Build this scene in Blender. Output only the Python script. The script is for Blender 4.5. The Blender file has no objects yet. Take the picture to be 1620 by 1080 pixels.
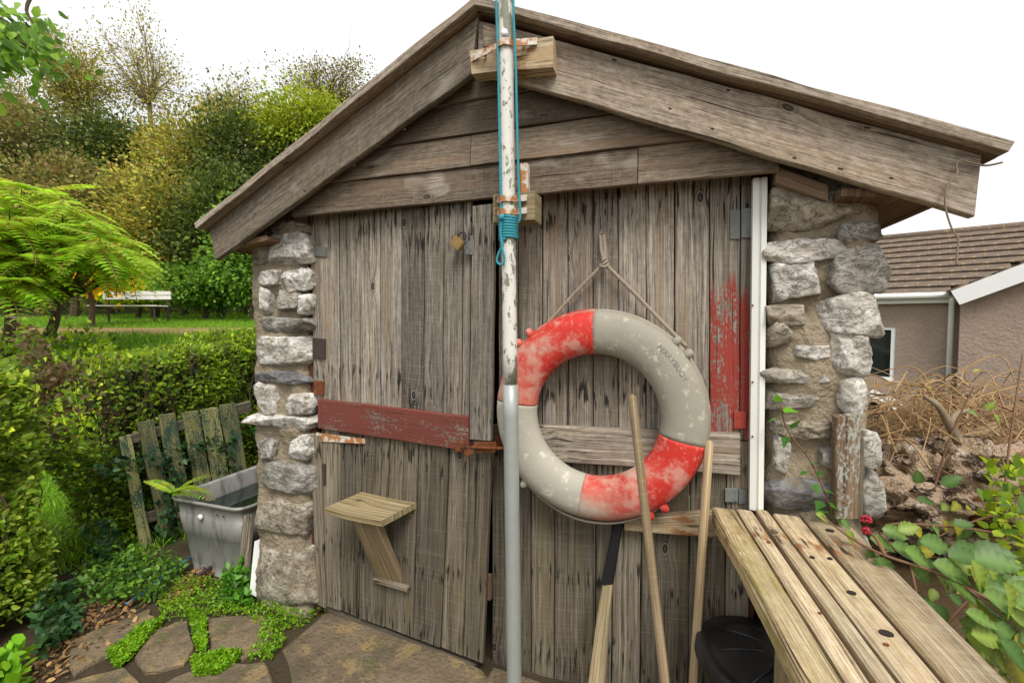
import bpy, bmesh, math, random
import numpy as np
from mathutils import Vector, noise
rng = np.random.default_rng(7); random.seed(7)
sc = bpy.context.scene; COL = sc.collection
V = Vector
# ------------------------------------------------------------ camera, sky, sun, exposure
CAM = np.array([.670, -1.705, 1.42]); YAW = math.radians(18.92); PIT = math.radians(-2.54); FPX = 720.
cd = bpy.data.cameras.new('camera'); cam = bpy.data.objects.new('camera', cd); COL.objects.link(cam)
cam.location = CAM; cam.rotation_euler = (math.pi/2 + PIT, 0, YAW)
cd.sensor_width = 36; cd.lens = 16; cd.clip_start = .02; cd.clip_end = 2000
sc.camera = cam
SUN_EL, SUN_AZ = math.radians(54), math.radians(148)      # azimuth clockwise from +Y
w = bpy.data.worlds.new('World'); sc.world = w; w.use_nodes = True
nt = w.node_tree; bg = nt.nodes['Background']
sky = nt.nodes.new('ShaderNodeTexSky'); sky.sky_type = 'NISHITA'; sky.sun_disc = False
sky.sun_elevation = SUN_EL; sky.sun_rotation = SUN_AZ; sky.dust_density = 4; sky.air_density = 1.5
tc = nt.nodes.new('ShaderNodeTexCoord'); nz = nt.nodes.new('ShaderNodeTexNoise'); nz.inputs['Scale'].default_value = 2.2; nz.inputs['Detail'].default_value = 5
mp = nt.nodes.new('ShaderNodeMapping'); mp.inputs['Scale'].default_value = (1, 1, 2.5)
nt.links.new(tc.outputs['Generated'], mp.inputs[0]); nt.links.new(mp.outputs[0], nz.inputs['Vector'])
cr = nt.nodes.new('ShaderNodeValToRGB'); cr.color_ramp.elements[0].position = .3; cr.color_ramp.elements[1].position = .62
cr.color_ramp.elements[0].color = (5.0, 5.1, 5.25, 1); cr.color_ramp.elements[1].color = (6.8, 6.8, 6.7, 1)
nt.links.new(nz.outputs['Fac'], cr.inputs[0])
mx = nt.nodes.new('ShaderNodeMix'); mx.data_type = 'RGBA'; mx.inputs[0].default_value = .93     # closed cloud cover over the sky
nt.links.new(sky.outputs[0], mx.inputs[6]); nt.links.new(cr.outputs[0], mx.inputs[7])
nt.links.new(mx.outputs[2], bg.inputs[0]); bg.inputs[1].default_value = .085
sl = bpy.data.lights.new('sun', 'SUN'); so = bpy.data.objects.new('sun', sl); COL.objects.link(so)
sl.energy = 1.5; sl.angle = math.radians(25); sl.color = (1, .96, .9)
sd = V((math.sin(SUN_AZ)*math.cos(SUN_EL), math.cos(SUN_AZ)*math.cos(SUN_EL), math.sin(SUN_EL)))
so.rotation_euler = sd.to_track_quat('Z', 'Y').to_euler()
sc.view_settings.view_transform = 'Standard'; sc.view_settings.look = 'None'; sc.view_settings.exposure = 1.18; sc.view_settings.gamma = 1
sc.cycles.max_bounces = 6; sc.cycles.diffuse_bounces = 3; sc.cycles.glossy_bounces = 2; sc.cycles.transmission_bounces = 3; sc.cycles.transparent_max_bounces = 6

# ------------------------------------------------------------ measuring helpers
_F = np.array([-math.sin(YAW)*math.cos(PIT), math.cos(YAW)*math.cos(PIT), math.sin(PIT)])
_R = np.array([math.cos(YAW), math.sin(YAW), 0.]); _U = np.cross(_R, _F)
def ray(x, y): return _F + _R*(x-810)/FPX - _U*(y-540)/FPX
def PLN(x, y, p0, n):
    d = ray(x, y); n = np.array(n, float); return V(CAM + d*(np.dot(np.array(p0)-CAM, n)/np.dot(d, n)))
def P(x, y, Y=0.): return PLN(x, y, (0, Y, 0), (0, 1, 0))
def G(x, y, z=0.): return PLN(x, y, (0, 0, z), (0, 0, 1))
def DP(x, y, d): return V(CAM + ray(x, y)*d)

# ------------------------------------------------------------ object helpers
def tag(o, label=None, cat=None, group=None, kind=None):
    if label: o['label'] = label
    if cat: o['category'] = cat
    if group: o['group'] = group
    if kind: o['kind'] = kind
    return o
def thing(name, loc, label, cat, group=None):
    o = bpy.data.objects.new(name, None); COL.objects.link(o); o.location = loc; o.empty_display_size = .1
    return tag(o, label, cat, group)
def wloc(o):
    v = V(o.location); p = o.parent
    while p: v = v + p.location; p = p.parent
    return v
def link(name, me, mat, parent=None, smooth=False, org=None):
    """mesh in world coordinates -> object whose origin sits inside it"""
    n = len(me.vertices); co = np.empty(n*3, np.float32); me.vertices.foreach_get('co', co); co = co.reshape(-1, 3)
    c = np.array(org) if org is not None else (co.min(0)+co.max(0))/2
    me.vertices.foreach_set('co', (co-c).astype(np.float32).ravel())
    if mat and not me.materials: me.materials.append(mat)
    if smooth: me.polygons.foreach_set('use_smooth', [True]*len(me.polygons))
    me.update()
    o = bpy.data.objects.new(name, me); COL.objects.link(o)
    if parent: o.parent = parent; o.location = V(c) - wloc(parent)
    else: o.location = V(c)
    return o
def pymesh(name, vs, fs):
    me = bpy.data.meshes.new(name); me.from_pydata([tuple(v) for v in vs], [], fs); return me
def bmobj(name, bm, mat, parent=None, smooth=False, org=None):
    me = bpy.data.meshes.new(name); bmesh.ops.recalc_face_normals(bm, faces=bm.faces); bm.to_mesh(me); bm.free()
    return link(name, me, mat, parent, smooth, org)
def board(name, a0, a1, b0, b1, thick, mat, parent=None, seed=0, n=None, cham=.003, wob=.0015, back=None, warp=.0):
    """plank: front-face corners a0,a1 at one end, b0,b1 at the other; thickness goes to the back"""
    r = random.Random(seed*7919+11); a0, a1, b0, b1 = map(V, (a0, a1, b0, b1))
    L = ((b0-a0).length+(b1-a1).length)/2; W = ((a1-a0).length+(b1-b0).length)/2
    nrm = (a1-a0).cross(b0-a0).normalized()
    if back is not None:
        if nrm.dot(V(back)) < 0: nrm = -nrm
    elif nrm.y < 0: nrm = -nrm
    n = n or max(2, min(16, int(L/.09)))
    c = min(cham, thick*.35, W*.3); uo, vo = r.random()*40, r.random()*40
    prof = [(0, c, 0), (c, 0, 1), (W-c, 0, 1), (W, c, 0), (W, thick-c, 0), (W-c, thick, 1), (c, thick, 1), (0, thick-c, 0)]
    vs, uvs = [], []
    for i in range(n+1):
        t = i/n; l = a0.lerp(b0, t); rr = a1.lerp(b1, t); ax = (rr-l).normalized(); ww = (rr-l).length
        wl = noise.noise((t*L*5, seed*3.1, 0))*wob*2; wr = noise.noise((t*L*5, seed*3.1, 9))*wob*2
        dz = noise.noise((t*L*2.3, seed*1.7, 4))*(wob+warp)
        for (x, d, e) in prof:
            xx = x/W*ww; xx += (wl if x < W/2 else wr)
            vs.append(l + ax*xx + nrm*(d+dz)); uvs.append((t*L, x, d))
    fs, fuv = [], []
    per = [0]
    for k in range(8):
        p, q = prof[k], prof[(k+1) % 8]; per.append(per[-1]+math.hypot(p[0]-q[0], p[1]-q[1]))
    for i in range(n):
        for k in range(8):
            k2 = (k+1) % 8; fs.append((i*8+k, i*8+k2, (i+1)*8+k2, (i+1)*8+k))
            fuv.append([(i/n*L, per[k]), (i/n*L, per[k+1]), ((i+1)/n*L, per[k+1]), ((i+1)/n*L, per[k])])
    for end in (0, n):
        f = [end*8+k for k in range(8)]; f = f if end else f[::-1]; fs.append(tuple(f))
        fuv.append([(.01*prof[j % 8][1]/thick, prof[j % 8][0]) for j in f])
    me = pymesh(name, vs, fs)
    u1 = me.uv_layers.new(name='UVMap'); u2 = me.uv_layers.new(name='abs')
    A = np.array([(x+uo, y+vo) for f in fuv for (x, y) in f], np.float32); B = np.array([p for f in fuv for p in f], np.float32)
    u1.data.foreach_set('uv', A.ravel()); u2.data.foreach_set('uv', B.ravel())
    bm = bmesh.new(); bm.from_mesh(me); bmesh.ops.recalc_face_normals(bm, faces=bm.faces); bm.to_mesh(me); bm.free()
    return link(name, me, mat, parent)
def bx(bm, c, s, M=None):
    """box centred c with sizes s"""
    vs = []
    for dx in (-.5, .5):
        for dy in (-.5, .5):
            for dz in (-.5, .5):
                v = V((dx*s[0], dy*s[1], dz*s[2]))
                if M is not None: v = M @ v
                vs.append(bm.verts.new(V(c)+v))
    for f in ((0, 1, 3, 2), (4, 6, 7, 5), (0, 4, 5, 1), (2, 3, 7, 6), (0, 2, 6, 4), (1, 5, 7, 3)): bm.faces.new([vs[i] for i in f])
    return vs
def tube(bm, pts, rads, seg=10, caps=True):
    pts = [V(p) for p in pts]; rings = []
    if not hasattr(rads, '__len__'): rads = [rads]*len(pts)
    up = None
    for i, p in enumerate(pts):
        d = (pts[min(i+1, len(pts)-1)]-pts[max(i-1, 0)]).normalized()
        if up is None: up = d.orthogonal().normalized()
        up = (up - d*up.dot(d)).normalized() if (up - d*up.dot(d)).length > 1e-6 else d.orthogonal().normalized()
        s = d.cross(up)
        rings.append([bm.verts.new(p+(up*math.cos(a)+s*math.sin(a))*rads[i]) for a in [2*math.pi*k/seg for k in range(seg)]])
    for a, b in zip(rings, rings[1:]):
        for k in range(seg): bm.faces.new((a[k], a[(k+1) % seg], b[(k+1) % seg], b[k]))
    if caps and seg > 2: bm.faces.new(rings[0][::-1]); bm.faces.new(rings[-1])
    return rings
def rope_mesh(bm, pts, r, twist=60, strands=3, seg=6, step=.006):
    """twisted rope: strands wound about a path"""
    pts = [V(p) for p in pts]; cum = [0]
    for a, b in zip(pts, pts[1:]): cum.append(cum[-1]+(b-a).length)
    n = max(4, int(cum[-1]/step)); path = []
    for i in range(n+1):
        s = cum[-1]*i/n; k = max(0, min(len(pts)-2, next((j for j in range(len(cum)-1) if cum[j+1] >= s), len(pts)-2)))
        t = (s-cum[k])/max(1e-6, cum[k+1]-cum[k]); path.append((pts[k].lerp(pts[k+1], t), s))
    for st in range(strands):
        q = []
        up = None
        for i, (p, s) in enumerate(path):
            d = (path[min(i+1, n)][0]-path[max(i-1, 0)][0]).normalized()
            if up is None: up = d.orthogonal().normalized()
            up = (up-d*up.dot(d)).normalized(); sd_ = d.cross(up); a = s*twist*2*math.pi/1.0*.35/ (r*80) + st*2*math.pi/strands
            q.append(p+(up*math.cos(a)+sd_*math.sin(a))*r*.5)
        tube(bm, q, r*.58, seg)
def smooth_path(pts, n=8):
    pts = [V(p) for p in pts]; out = []
    for i in range(len(pts)-1):
        p0, p1, p2, p3 = pts[max(i-1, 0)], pts[i], pts[i+1], pts[min(i+2, len(pts)-1)]
        for k in range(n):
            t = k/n; out.append(.5*((2*p1)+(p2-p0)*t+(2*p0-5*p1+4*p2-p3)*t*t+(3*p1-p0-3*p2+p3)*t**3))
    return out+[pts[-1]]

# ------------------------------------------------------------ materials
class NT:
    def __init__(s, name):
        s.m = bpy.data.materials.new(name); s.m.use_nodes = True; s.t = s.m.node_tree; s.b = s.t.nodes['Principled BSDF']
    def n(s, typ, **kw):
        o = s.t.nodes.new('ShaderNode'+typ)
        for k, v in kw.items(): setattr(o, k, v)
        return o
    def l(s, a, b): s.t.links.new(a, b)
    def inp(s, sock, v):
        if hasattr(v, 'is_linked') or hasattr(v, 'links'): s.l(v, sock)
        else: sock.default_value = v
    def math(s, op, a, b=0., c=0.):
        o = s.n('Math', operation=op); s.inp(o.inputs[0], a); s.inp(o.inputs[1], b)
        if len(o.inputs) > 2: s.inp(o.inputs[2], c)
        return o.outputs[0]
    def mix(s, f, a, b, typ='MIX'):
        o = s.n('Mix', data_type='RGBA', blend_type=typ); s.inp(o.inputs[0], f)
        s.inp(o.inputs[6], a if not isinstance(a, tuple) else (*a, 1)[:4]); s.inp(o.inputs[7], b if not isinstance(b, tuple) else (*b, 1)[:4])
        return o.outputs[2]
    dim = '3D'
    def noise(s, vec, scale, detail=4, rough=.55, dist=0.):
        o = s.n('TexNoise', noise_dimensions=s.dim); s.inp(o.inputs['Vector'], vec); o.inputs['Scale'].default_value = scale; o.inputs['Detail'].default_value = detail
        o.inputs['Roughness'].default_value = rough; o.inputs['Distortion'].default_value = dist; return o.outputs['Fac']
    def mapv(s, vec, scale=(1, 1, 1), loc=(0, 0, 0)):
        o = s.n('Mapping'); s.inp(o.inputs[0], vec); o.inputs['Scale'].default_value = scale; o.inputs['Location'].default_value = loc; return o.outputs[0]
    def ramp(s, f, stops, interp='LINEAR'):
        o = s.n('ValToRGB'); e = o.color_ramp.elements; o.color_ramp.interpolation = interp
        while len(e) < len(stops): e.new(.5)
        for k, (p, c) in enumerate(stops): e[k].position = p; e[k].color = (*c, 1) if hasattr(c, '__len__') else (c, c, c, 1)
        s.inp(o.inputs[0], f); return o.outputs[0]
    def step(s, f, lo, hi): 
        o = s.n('MapRange', interpolation_type='SMOOTHSTEP'); s.inp(o.inputs[0], f); o.inputs[1].default_value = lo; o.inputs[2].default_value = hi; return o.outputs[0]
    def bump(s, h, strength=.5, dist=.003, nrm=None):
        o = s.n('Bump'); o.inputs['Strength'].default_value = strength; o.inputs['Distance'].default_value = dist; s.inp(o.inputs['Height'], h)
        if nrm: s.l(nrm, o.inputs['Normal'])
        return o.outputs[0]
    def done(s, col, rough=.8, nrm=None, spec=.3):
        s.inp(s.b.inputs['Base Color'], col if not isinstance(col, tuple) else (*col, 1)[:4]); s.inp(s.b.inputs['Roughness'], rough)
        s.b.inputs['Specular IOR Level'].default_value = spec
        if nrm: s.l(nrm, s.b.inputs['Normal'])
        return s.m
def wood(name, dark, mid, light, nails=(), moss=0., paint=None, stain=.5, rough=.85, warm=None, cracks=1., lichen=0., mw=.5, mott=.0, rust=None):
    k = NT(name); k.dim = '2D'; uv = k.n('UVMap', uv_map='UVMap').outputs[0]; ab = k.n('UVMap', uv_map='abs').outputs[0]
    inf = k.n('ObjectInfo').outputs['Random']
    # knots bend the grain
    vo = k.n('TexVoronoi', feature='F1', voronoi_dimensions='2D'); k.l(k.mapv(uv, (2.6, 4.6, 1)), vo.inputs['Vector']); vo.inputs['Scale'].default_value = 1.
    kr = k.n('SeparateColor'); k.l(vo.outputs['Color'], kr.inputs[0])
    keep = k.step(kr.outputs[0], .60, .63); dist = vo.outputs['Distance']
    infl = k.math('MULTIPLY', keep, k.step(dist, .30, .0))
    sx = k.n('SeparateXYZ'); k.l(uv, sx.inputs[0]); cx = k.n('CombineXYZ')
    k.l(sx.outputs[0], cx.inputs[0]); k.l(k.math('ADD', sx.outputs[1], k.math('MULTIPLY', infl, .016)), cx.inputs[1])
    wv = k.noise(k.mapv(uv, (1.6, 7, 1)), 1, 2); 
    gv = k.n('VectorMath', operation='ADD'); k.l(cx.outputs[0], gv.inputs[0])
    off = k.n('CombineXYZ'); k.l(k.math('MULTIPLY', wv, .02), off.inputs[1]); k.l(off.outputs[0], gv.inputs[1]); g = gv.outputs[0]
    fine = k.noise(k.mapv(g, (5, 330, 1)), 1, 4, .7)
    med = k.noise(k.mapv(g, (1.3, 95, 1)), 1, 4, .65)
    broad = k.noise(k.mapv(uv, (1.1, 9, 1)), 1, 3)
    ringv = k.math('SINE', k.math('MULTIPLY', dist, 150.))
    gsum = k.math('ADD', k.math('MULTIPLY', med, mw), k.math('MULTIPLY', fine, 1-mw))
    if mott: gsum = k.math('ADD', gsum, k.math('MULTIPLY', k.math('SUBTRACT', k.noise(k.mapv(uv, (28, 60, 1), (6, 1, 0)), 1, 5, .75), .5), mott))
    col = k.ramp(gsum, [(.30, dark), (.48, mid), (.68, light)])
    col = k.mix(k.step(broad, .35, .75), col, k.mix(1., col, (1.22, 1.17, 1.10), 'MULTIPLY'))
    if warm: col = k.mix(k.math('MULTIPLY', k.step(k.noise(k.mapv(uv, (.9, 14, 1), (7, 3, 0)), 1, 2), .5, .75), .65), col, warm)
    tone = k.n('HueSaturation'); k.l(col, tone.inputs['Color']); k.l(k.math('ADD', k.math('MULTIPLY', inf, .80), .62), tone.inputs['Value']); tone.inputs['Saturation'].default_value = 1.0; col = tone.outputs[0]
    # saw marks across
    saw = k.noise(k.mapv(uv, (150, 3, 1)), 1, 2)
    col = k.mix(k.math('MULTIPLY', k.step(saw, .58, .7), .16), col, light)
    # black weather streaks
    st = k.noise(k.mapv(uv, (3., 62, 1), (3, 8, 0)), 1, 3, .6)
    col = k.mix(k.math('MULTIPLY', k.step(st, .62, .76), stain), col, tuple(c*.22 for c in dark))
    if nails:
        sa = k.n('SeparateXYZ'); k.l(ab, sa.inputs[0]); tot = None
        for (u0, half) in nails:
            m = k.step(k.math('ABSOLUTE', k.math('SUBTRACT', k.math('ADD', sa.outputs[0], k.math('MULTIPLY', inf, .10)), u0+.05)), half, half*.2); tot = m if tot is None else k.math('MAXIMUM', tot, m)
        s2 = k.noise(k.mapv(uv, (9., 75, 1), (1, 5, 0)), 1, 2, .5)
        col = k.mix(k.math('MULTIPLY', k.math('MULTIPLY', tot, k.step(s2, .55, .68)), .88), col, tuple(c*.12 for c in dark))
    # knots
    core = k.math('MULTIPLY', keep, k.step(dist, .060, .035)); rim = k.math('MULTIPLY', keep, k.step(dist, .11, .05))
    col = k.mix(k.math('MULTIPLY', rim, .45), col, k.mix(k.step(ringv, -.2, .6), dark, light)); col = k.mix(k.math('MULTIPLY', core, .75), col, tuple(c*.5 for c in dark))
    ck = k.step(k.noise(k.mapv(g, (1.3, 95, 1), (9, 2, 0)), 1, 3, .6), .68, .73)
    col = k.mix(k.math('MULTIPLY', ck, .8*cracks), col, tuple(c*.12 for c in dark))
    if lichen: col = k.mix(k.math('MULTIPLY', k.math('MULTIPLY', k.step(k.noise(k.mapv(uv, (5, 7, 1), (4, 4, 0)), 1, 2, .5), .62, .76), k.step(fine, .3, .6)), lichen), col, (.50, .46, .39))
    if rust:
        sr = k.n('SeparateXYZ'); k.l(ab, sr.inputs[0]); tot = None
        for (u0, half) in rust:
            m = k.step(k.math('ABSOLUTE', k.math('SUBTRACT', sr.outputs[0], u0)), half, half*.1); tot = m if tot is None else k.math('MAXIMUM', tot, m)
        col = k.mix(k.math('MULTIPLY', k.math('MULTIPLY', tot, k.step(k.noise(k.mapv(uv, (14, 45, 1), (2, 2, 0)), 1, 3, .6), .46, .66)), .8), col, (.25, .095, .03))
    if moss: col = k.mix(k.math('MULTIPLY', k.step(k.noise(k.mapv(uv, (3, 9, 1), (2, 7, 0)), 1, 5, .65), .50, .72), moss), col, (.22, .19, .035))
    rg = rough
    if paint:
        pc, cover, u0, u1 = paint
        sa = k.n('SeparateXYZ'); k.l(ab, sa.inputs[0])
        wear = k.math('ADD', k.math('MULTIPLY', k.noise(k.mapv(uv, (5, 12, 1)), 1, 5, .7), .6), k.math('MULTIPLY', k.noise(k.mapv(g, (60, 120, 1)), 1, 2), .4))
        e = k.math('ADD', sa.outputs[0], k.math('MULTIPLY', k.math('SUBTRACT', k.noise(k.mapv(uv, (1, 45, 1)), 1, 3), .5), .35))
        win = k.math('MULTIPLY', k.step(e, u0-.03, u0+.04), k.step(e, u1+.04, u1-.03))
        pm = k.math('MULTIPLY', k.step(wear, cover+.07, cover-.03), win)
        col = k.mix(k.math('MULTIPLY', pm, .93), col, k.mix(broad, pc, tuple(c*.62 for c in pc)))
    h = k.math('SUBTRACT', k.math('ADD', k.math('MULTIPLY', gsum, 1.), k.math('MULTIPLY', saw, .15)), k.math('MULTIPLY', ck, 1.3))
    return k.done(col, rg, k.bump(h, .65, .004), .25)
def stone_mat(name, a, b, c, bump=.9):
    k = NT(name); co = k.n('TexCoord').outputs['Object']; inf = k.n('ObjectInfo').outputs['Random']
    ad = k.n('VectorMath', operation='ADD'); k.l(co, ad.inputs[0]); cb = k.n('CombineXYZ'); k.l(k.math('MULTIPLY', inf, 30.), cb.inputs[0]); k.l(cb.outputs[0], ad.inputs[1]); p = ad.outputs[0]
    n1 = k.noise(p, 13, 6, .65, .4); n2 = k.noise(p, 55, 5, .7); n3 = k.noise(p, 6, 3)
    col = k.ramp(k.math('ADD', k.math('MULTIPLY', n1, .65), k.math('MULTIPLY', n2, .35)), [(.34, a), (.5, b), (.62, c)])
    col = k.mix(k.math('MULTIPLY', k.step(n3, .55, .7), .45), col, (.36, .27, .16))
    e = k.step(k.math('ABSOLUTE', k.math('SUBTRACT', k.noise(k.mapv(p, (1, 1, 2.2)), 12, 4, .6, 1.2), .5)), .022, .004)
    col = k.mix(k.math('MULTIPLY', e, .22), col, tuple(x*.3 for x in a))
    h = k.math('SUBTRACT', k.math('ADD', n1, k.math('MULTIPLY', n2, .5)), k.math('MULTIPLY', e, .5))
    return k.done(col, .92, k.bump(h, bump, .012), .2)
def plain(name, col, rough=.6, var=.25, scale=14, bump=.2, metal=0., spots=None, spec=.4, bdist=.003):
    k = NT(name); co = k.n('TexCoord').outputs['Object']; n1 = k.noise(co, scale, 5, .6); n2 = k.noise(co, scale*6, 3, .6)
    c = k.mix(n1, tuple(x*(1-var) for x in col), tuple(min(1, x*(1+var)) for x in col))
    if spots:
        for (sc_, lo, hi, c2, amt) in spots: c = k.mix(k.math('MULTIPLY', k.step(k.noise(k.mapv(co, sc_ if hasattr(sc_, '__len__') else (sc_,)*3, (5, 1, 3)), 1, 5, .65), lo, hi), amt), c, c2)
    k.b.inputs['Metallic'].default_value = metal
    return k.done(c, k.math('ADD', k.math('MULTIPLY', n2, .2), rough-.1), k.bump(k.math('ADD', n1, n2), bump, bdist), spec)
def leafmat(name, trans=.42, rough=.42):
    k = NT(name); at = k.n('Attribute', attribute_name='Col'); c = at.outputs['Color']
    co = k.n('TexCoord').outputs['Object']; c = k.mix(k.math('MULTIPLY', k.noise(co, 40, 2), .5), c, k.mix(1., c, (.6, .62, .5), 'MULTIPLY'))
    hv = k.n('HueSaturation'); hv.inputs['Value'].default_value = 2.0; hv.inputs['Saturation'].default_value = 1.06; k.l(c, hv.inputs['Color']); c = hv.outputs[0]
    k.done(c, rough, None, .35); tr = k.n('BsdfTranslucent'); hs = k.n('HueSaturation'); k.l(c, hs.inputs['Color']); hs.inputs['Value'].default_value = 1.5; hs.inputs['Hue'].default_value = .485; k.l(hs.outputs[0], tr.inputs[0])
    ms = k.n('MixShader'); ms.inputs[0].default_value = trans; k.l(k.b.outputs[0], ms.inputs[1]); k.l(tr.outputs[0], ms.inputs[2])
    k.l(ms.outputs[0], k.t.nodes['Material Output'].inputs[0]); return k.m
M = {}
M['door'] = wood('weathered_door_wood', (.036, .029, .022), (.168, .146, .120), (.40, .362, .308), nails=((.10, .20), (.80, .10)), warm=(.20, .145, .095), stain=.5, mw=.45, mott=.22)
M['doorlow'] = wood('weathered_low_door_wood', (.032, .026, .019), (.138, .116, .086), (.32, .28, .215), nails=((.08, .10), (.86, .12), (.55, .05)), warm=(.17, .14, .075), stain=.6)
M['doorred'] = wood('door_wood_red_paint', (.036, .029, .022), (.168, .146, .120), (.40, .362, .308), nails=((.10, .20),), paint=((.36, .048, .034), .53, .40, .90))
M['railred'] = wood('rail_wood_red_paint', (.06, .045, .036), (.17, .13, .105), (.30, .25, .20), paint=((.20, .050, .036), .57, -1., 9.))
M['gable'] = wood('brown_gable_wood', (.060, .045, .032), (.150, .117, .085), (.275, .225, .170), warm=(.20, .130, .082), stain=.25, lichen=.55, mw=.28, mott=.45)
M['barge'] = wood('weathered_barge_wood', (.070, .055, .041), (.195, .160, .122), (.36, .31, .25), warm=(.24, .170, .11), stain=.25, lichen=.45, mw=.28, mott=.5)
M['soffit'] = wood('brown_rafter_wood', (.06, .036, .02), (.14, .088, .052), (.23, .15, .095), stain=.3)
M['table'] = wood('pale_table_wood', (.12, .085, .047), (.34, .265, .165), (.56, .48, .345), nails=((.20, .06),), moss=.30, warm=(.40, .28, .15), stain=.25, cracks=1., mw=.35, mott=.25, rust=((.20, .09), (.92, .05)))
M['tablemoss'] = wood('mossy_table_wood', (.10, .07, .035), (.31, .24, .13), (.52, .44, .28), moss=.75, stain=.4, mw=.4, mott=.25, rust=((.20, .07),))
M['mossy'] = wood('mossy_shelf_wood', (.075, .055, .028), (.19, .15, .085), (.37, .31, .19), moss=.45, stain=.4)
M['handle'] = wood('ash_handle_wood', (.11, .078, .04), (.25, .185, .105), (.42, .34, .22), stain=.15, cracks=.2)
M['picket'] = wood('green_painted_picket', (.07, .07, .03), (.20, .195, .085), (.33, .32, .16), moss=.5, paint=((.035, .10, .075), .46, -1., 9.), stain=.3)
M['peel'] = wood('peeling_post_wood', (.07, .045, .03), (.20, .13, .08), (.34, .25, .17), paint=((.42, .44, .39), .45, -1., 9.), stain=.6)
M['mortar'] = plain('sandy_mortar', (.27, .222, .155), .95, .35, 9, 1., bdist=.014, spots=[(5, .52, .70, (.22, .18, .12), .6), (60, .6, .7, (.45, .38, .27), .6)], spec=.15)
M['lime'] = stone_mat('pale_limestone', (.24, .215, .18), (.53, .50, .45), (.80, .775, .73))
M['greystone'] = stone_mat('grey_stone', (.12, .108, .092), (.28, .26, .228), (.50, .475, .43))
M['tanstone'] = stone_mat('tan_stone', (.13, .105, .075), (.30, .26, .20), (.52, .47, .38))
M['slate'] = stone_mat('dark_slate_stone', (.085, .08, .08), (.16, .155, .155), (.25, .245, .24), .6)
M['flag'] = plain('flagstone', (.170, .130, .084), .9, .45, 9, 1., bdist=.012, spots=[(3.5, .46, .64, (.085, .070, .045), .8), (11, .52, .64, (.28, .20, .09), .7), (60, .55, .68, (.04, .033, .022), .7), (2.2, .55, .62, (.09, .10, .03), .5)], spec=.2)
M['pvc'] = plain('white_plastic', (.74, .75, .70), .35, .05, 5, .03, spots=[((3, 3, 12), .62, .8, (.42, .38, .27), .35)])
M['white'] = plain('white_paint', (.78, .78, .77), .45, .05, 5, .04)
M['rust'] = plain('rusty_iron', (.16, .055, .022), .85, .5, 60, .6, spots=[(40, .55, .68, (.36, .14, .035), .8)], spec=.2)
M['rustwhite'] = plain('rusty_white_enamel', (.62, .58, .50), .6, .1, 60, .4, spots=[(26, .44, .54, (.40, .15, .035), .95)])
M['darkiron'] = plain('dark_brown_iron', (.055, .035, .03), .7, .4, 60, .5)
M['greyiron'] = plain('grey_painted_iron', (.17, .18, .17), .6, .3, 40, .3, spots=[(30, .6, .7, (.26, .11, .04), .8)])
M['redpaint'] = plain('red_painted_iron', (.33, .045, .03), .6, .3, 40, .3)
M['brass'] = plain('tarnished_brass', (.30, .19, .07), .45, .3, 40, .15, .6)
M['galv'] = plain('galvanised_steel_tube', (.35, .37, .345), .42, .12, 30, .08, .25, spots=[((4, 4, 1.5), .5, .7, (.25, .27, .235), .6)])
M['polepaint'] = plain('peeling_white_pole_paint', (.66, .65, .59), .6, .08, 10, .3, spots=[((16, 16, 7), .53, .57, (.20, .20, .15), .95), ((55, 55, 30), .58, .62, (.15, .15, .08), .9)])
M['zinc'] = plain('galvanised_tank', (.31, .305, .29), .5, .3, 9, .15, .25, spots=[((16, 16, 2.5), .46, .68, (.115, .105, .092), .8), (7, .56, .74, (.30, .17, .12), .5), (45, .55, .7, (.36, .355, .34), .5)])
M['bluerope'] = plain('teal_rope', (.035, .26, .32), .8, .3, 90, .4)
M['rope'] = plain('grey_hemp_rope', (.32, .265, .20), .9, .3, 90, .5)
M['buoygrey'] = plain('weathered_buoy_grey', (.30, .28, .225), .75, .15, 6, .35, bdist=.004, spots=[(5, .46, .66, (.22, .21, .175), .8), (30, .56, .68, (.55, .52, .43), .6)], spec=.25)
M['buoyred'] = plain('worn_buoy_red', (.53, .032, .022), .65, .25, 6, .3, bdist=.004, spots=[((5, 5, 7), .42, .62, (.56, .17, .12), .9), (13, .50, .66, (.58, .30, .23), .8), ((3.5, 3.5, 5), .50, .64, (.47, .40, .32), .9), (60, .52, .68, (.58, .36, .29), .4)], spec=.3)
M['buoypale'] = plain('weathered_buoy_pale', (.40, .375, .305), .75, .12, 6, .35, bdist=.004, spots=[(5, .46, .66, (.34, .325, .27), .7), (30, .56, .68, (.66, .63, .54), .6)], spec=.25)
M['black'] = plain('black_plastic', (.016, .016, .017), .42, .3, 12, .12, spots=[(6, .5, .7, (.05, .048, .045), .5)])
M['bag'] = plain('black_bag_film', (.018, .018, .02), .25, .2, 12, .1)
M['grip'] = plain('black_rubber_grip', (.012, .012, .013), .55, .2, 30, .1)
M['render'] = plain('brown_roughcast', (.36, .28, .225), .95, .12, 3, 1., bdist=.02, spots=[(45, .48, .62, (.24, .182, .145), .7), (.9, .45, .7, (.28, .215, .17), .6), (30, .58, .66, (.36, .29, .24), .6)], spec=.1)
M['tile'] = plain('brown_roof_tile', (.15, .115, .088), .9, .25, 3, .3, spots=[(9, .56, .68, (.40, .27, .13), .7)], spec=.15)
M['darkgap'] = plain('dark_underside', (.03, .026, .022), .9, .2, 8, .1)
M['glass'] = plain('window_glass', (.02, .026, .024), .06, .2, 2, .0, spec=.6)
M['water'] = plain('dark_tank_water', (.008, .014, .010), .06, .2, 2, .03, spec=.6)
M['bark'] = plain('bark', (.11, .08, .055), .95, .4, 20, .9, bdist=.012, spec=.1)
M['barkgrey'] = plain('pale_twig_bark', (.24, .19, .13), .95, .4, 20, .6, spec=.1)
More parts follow.
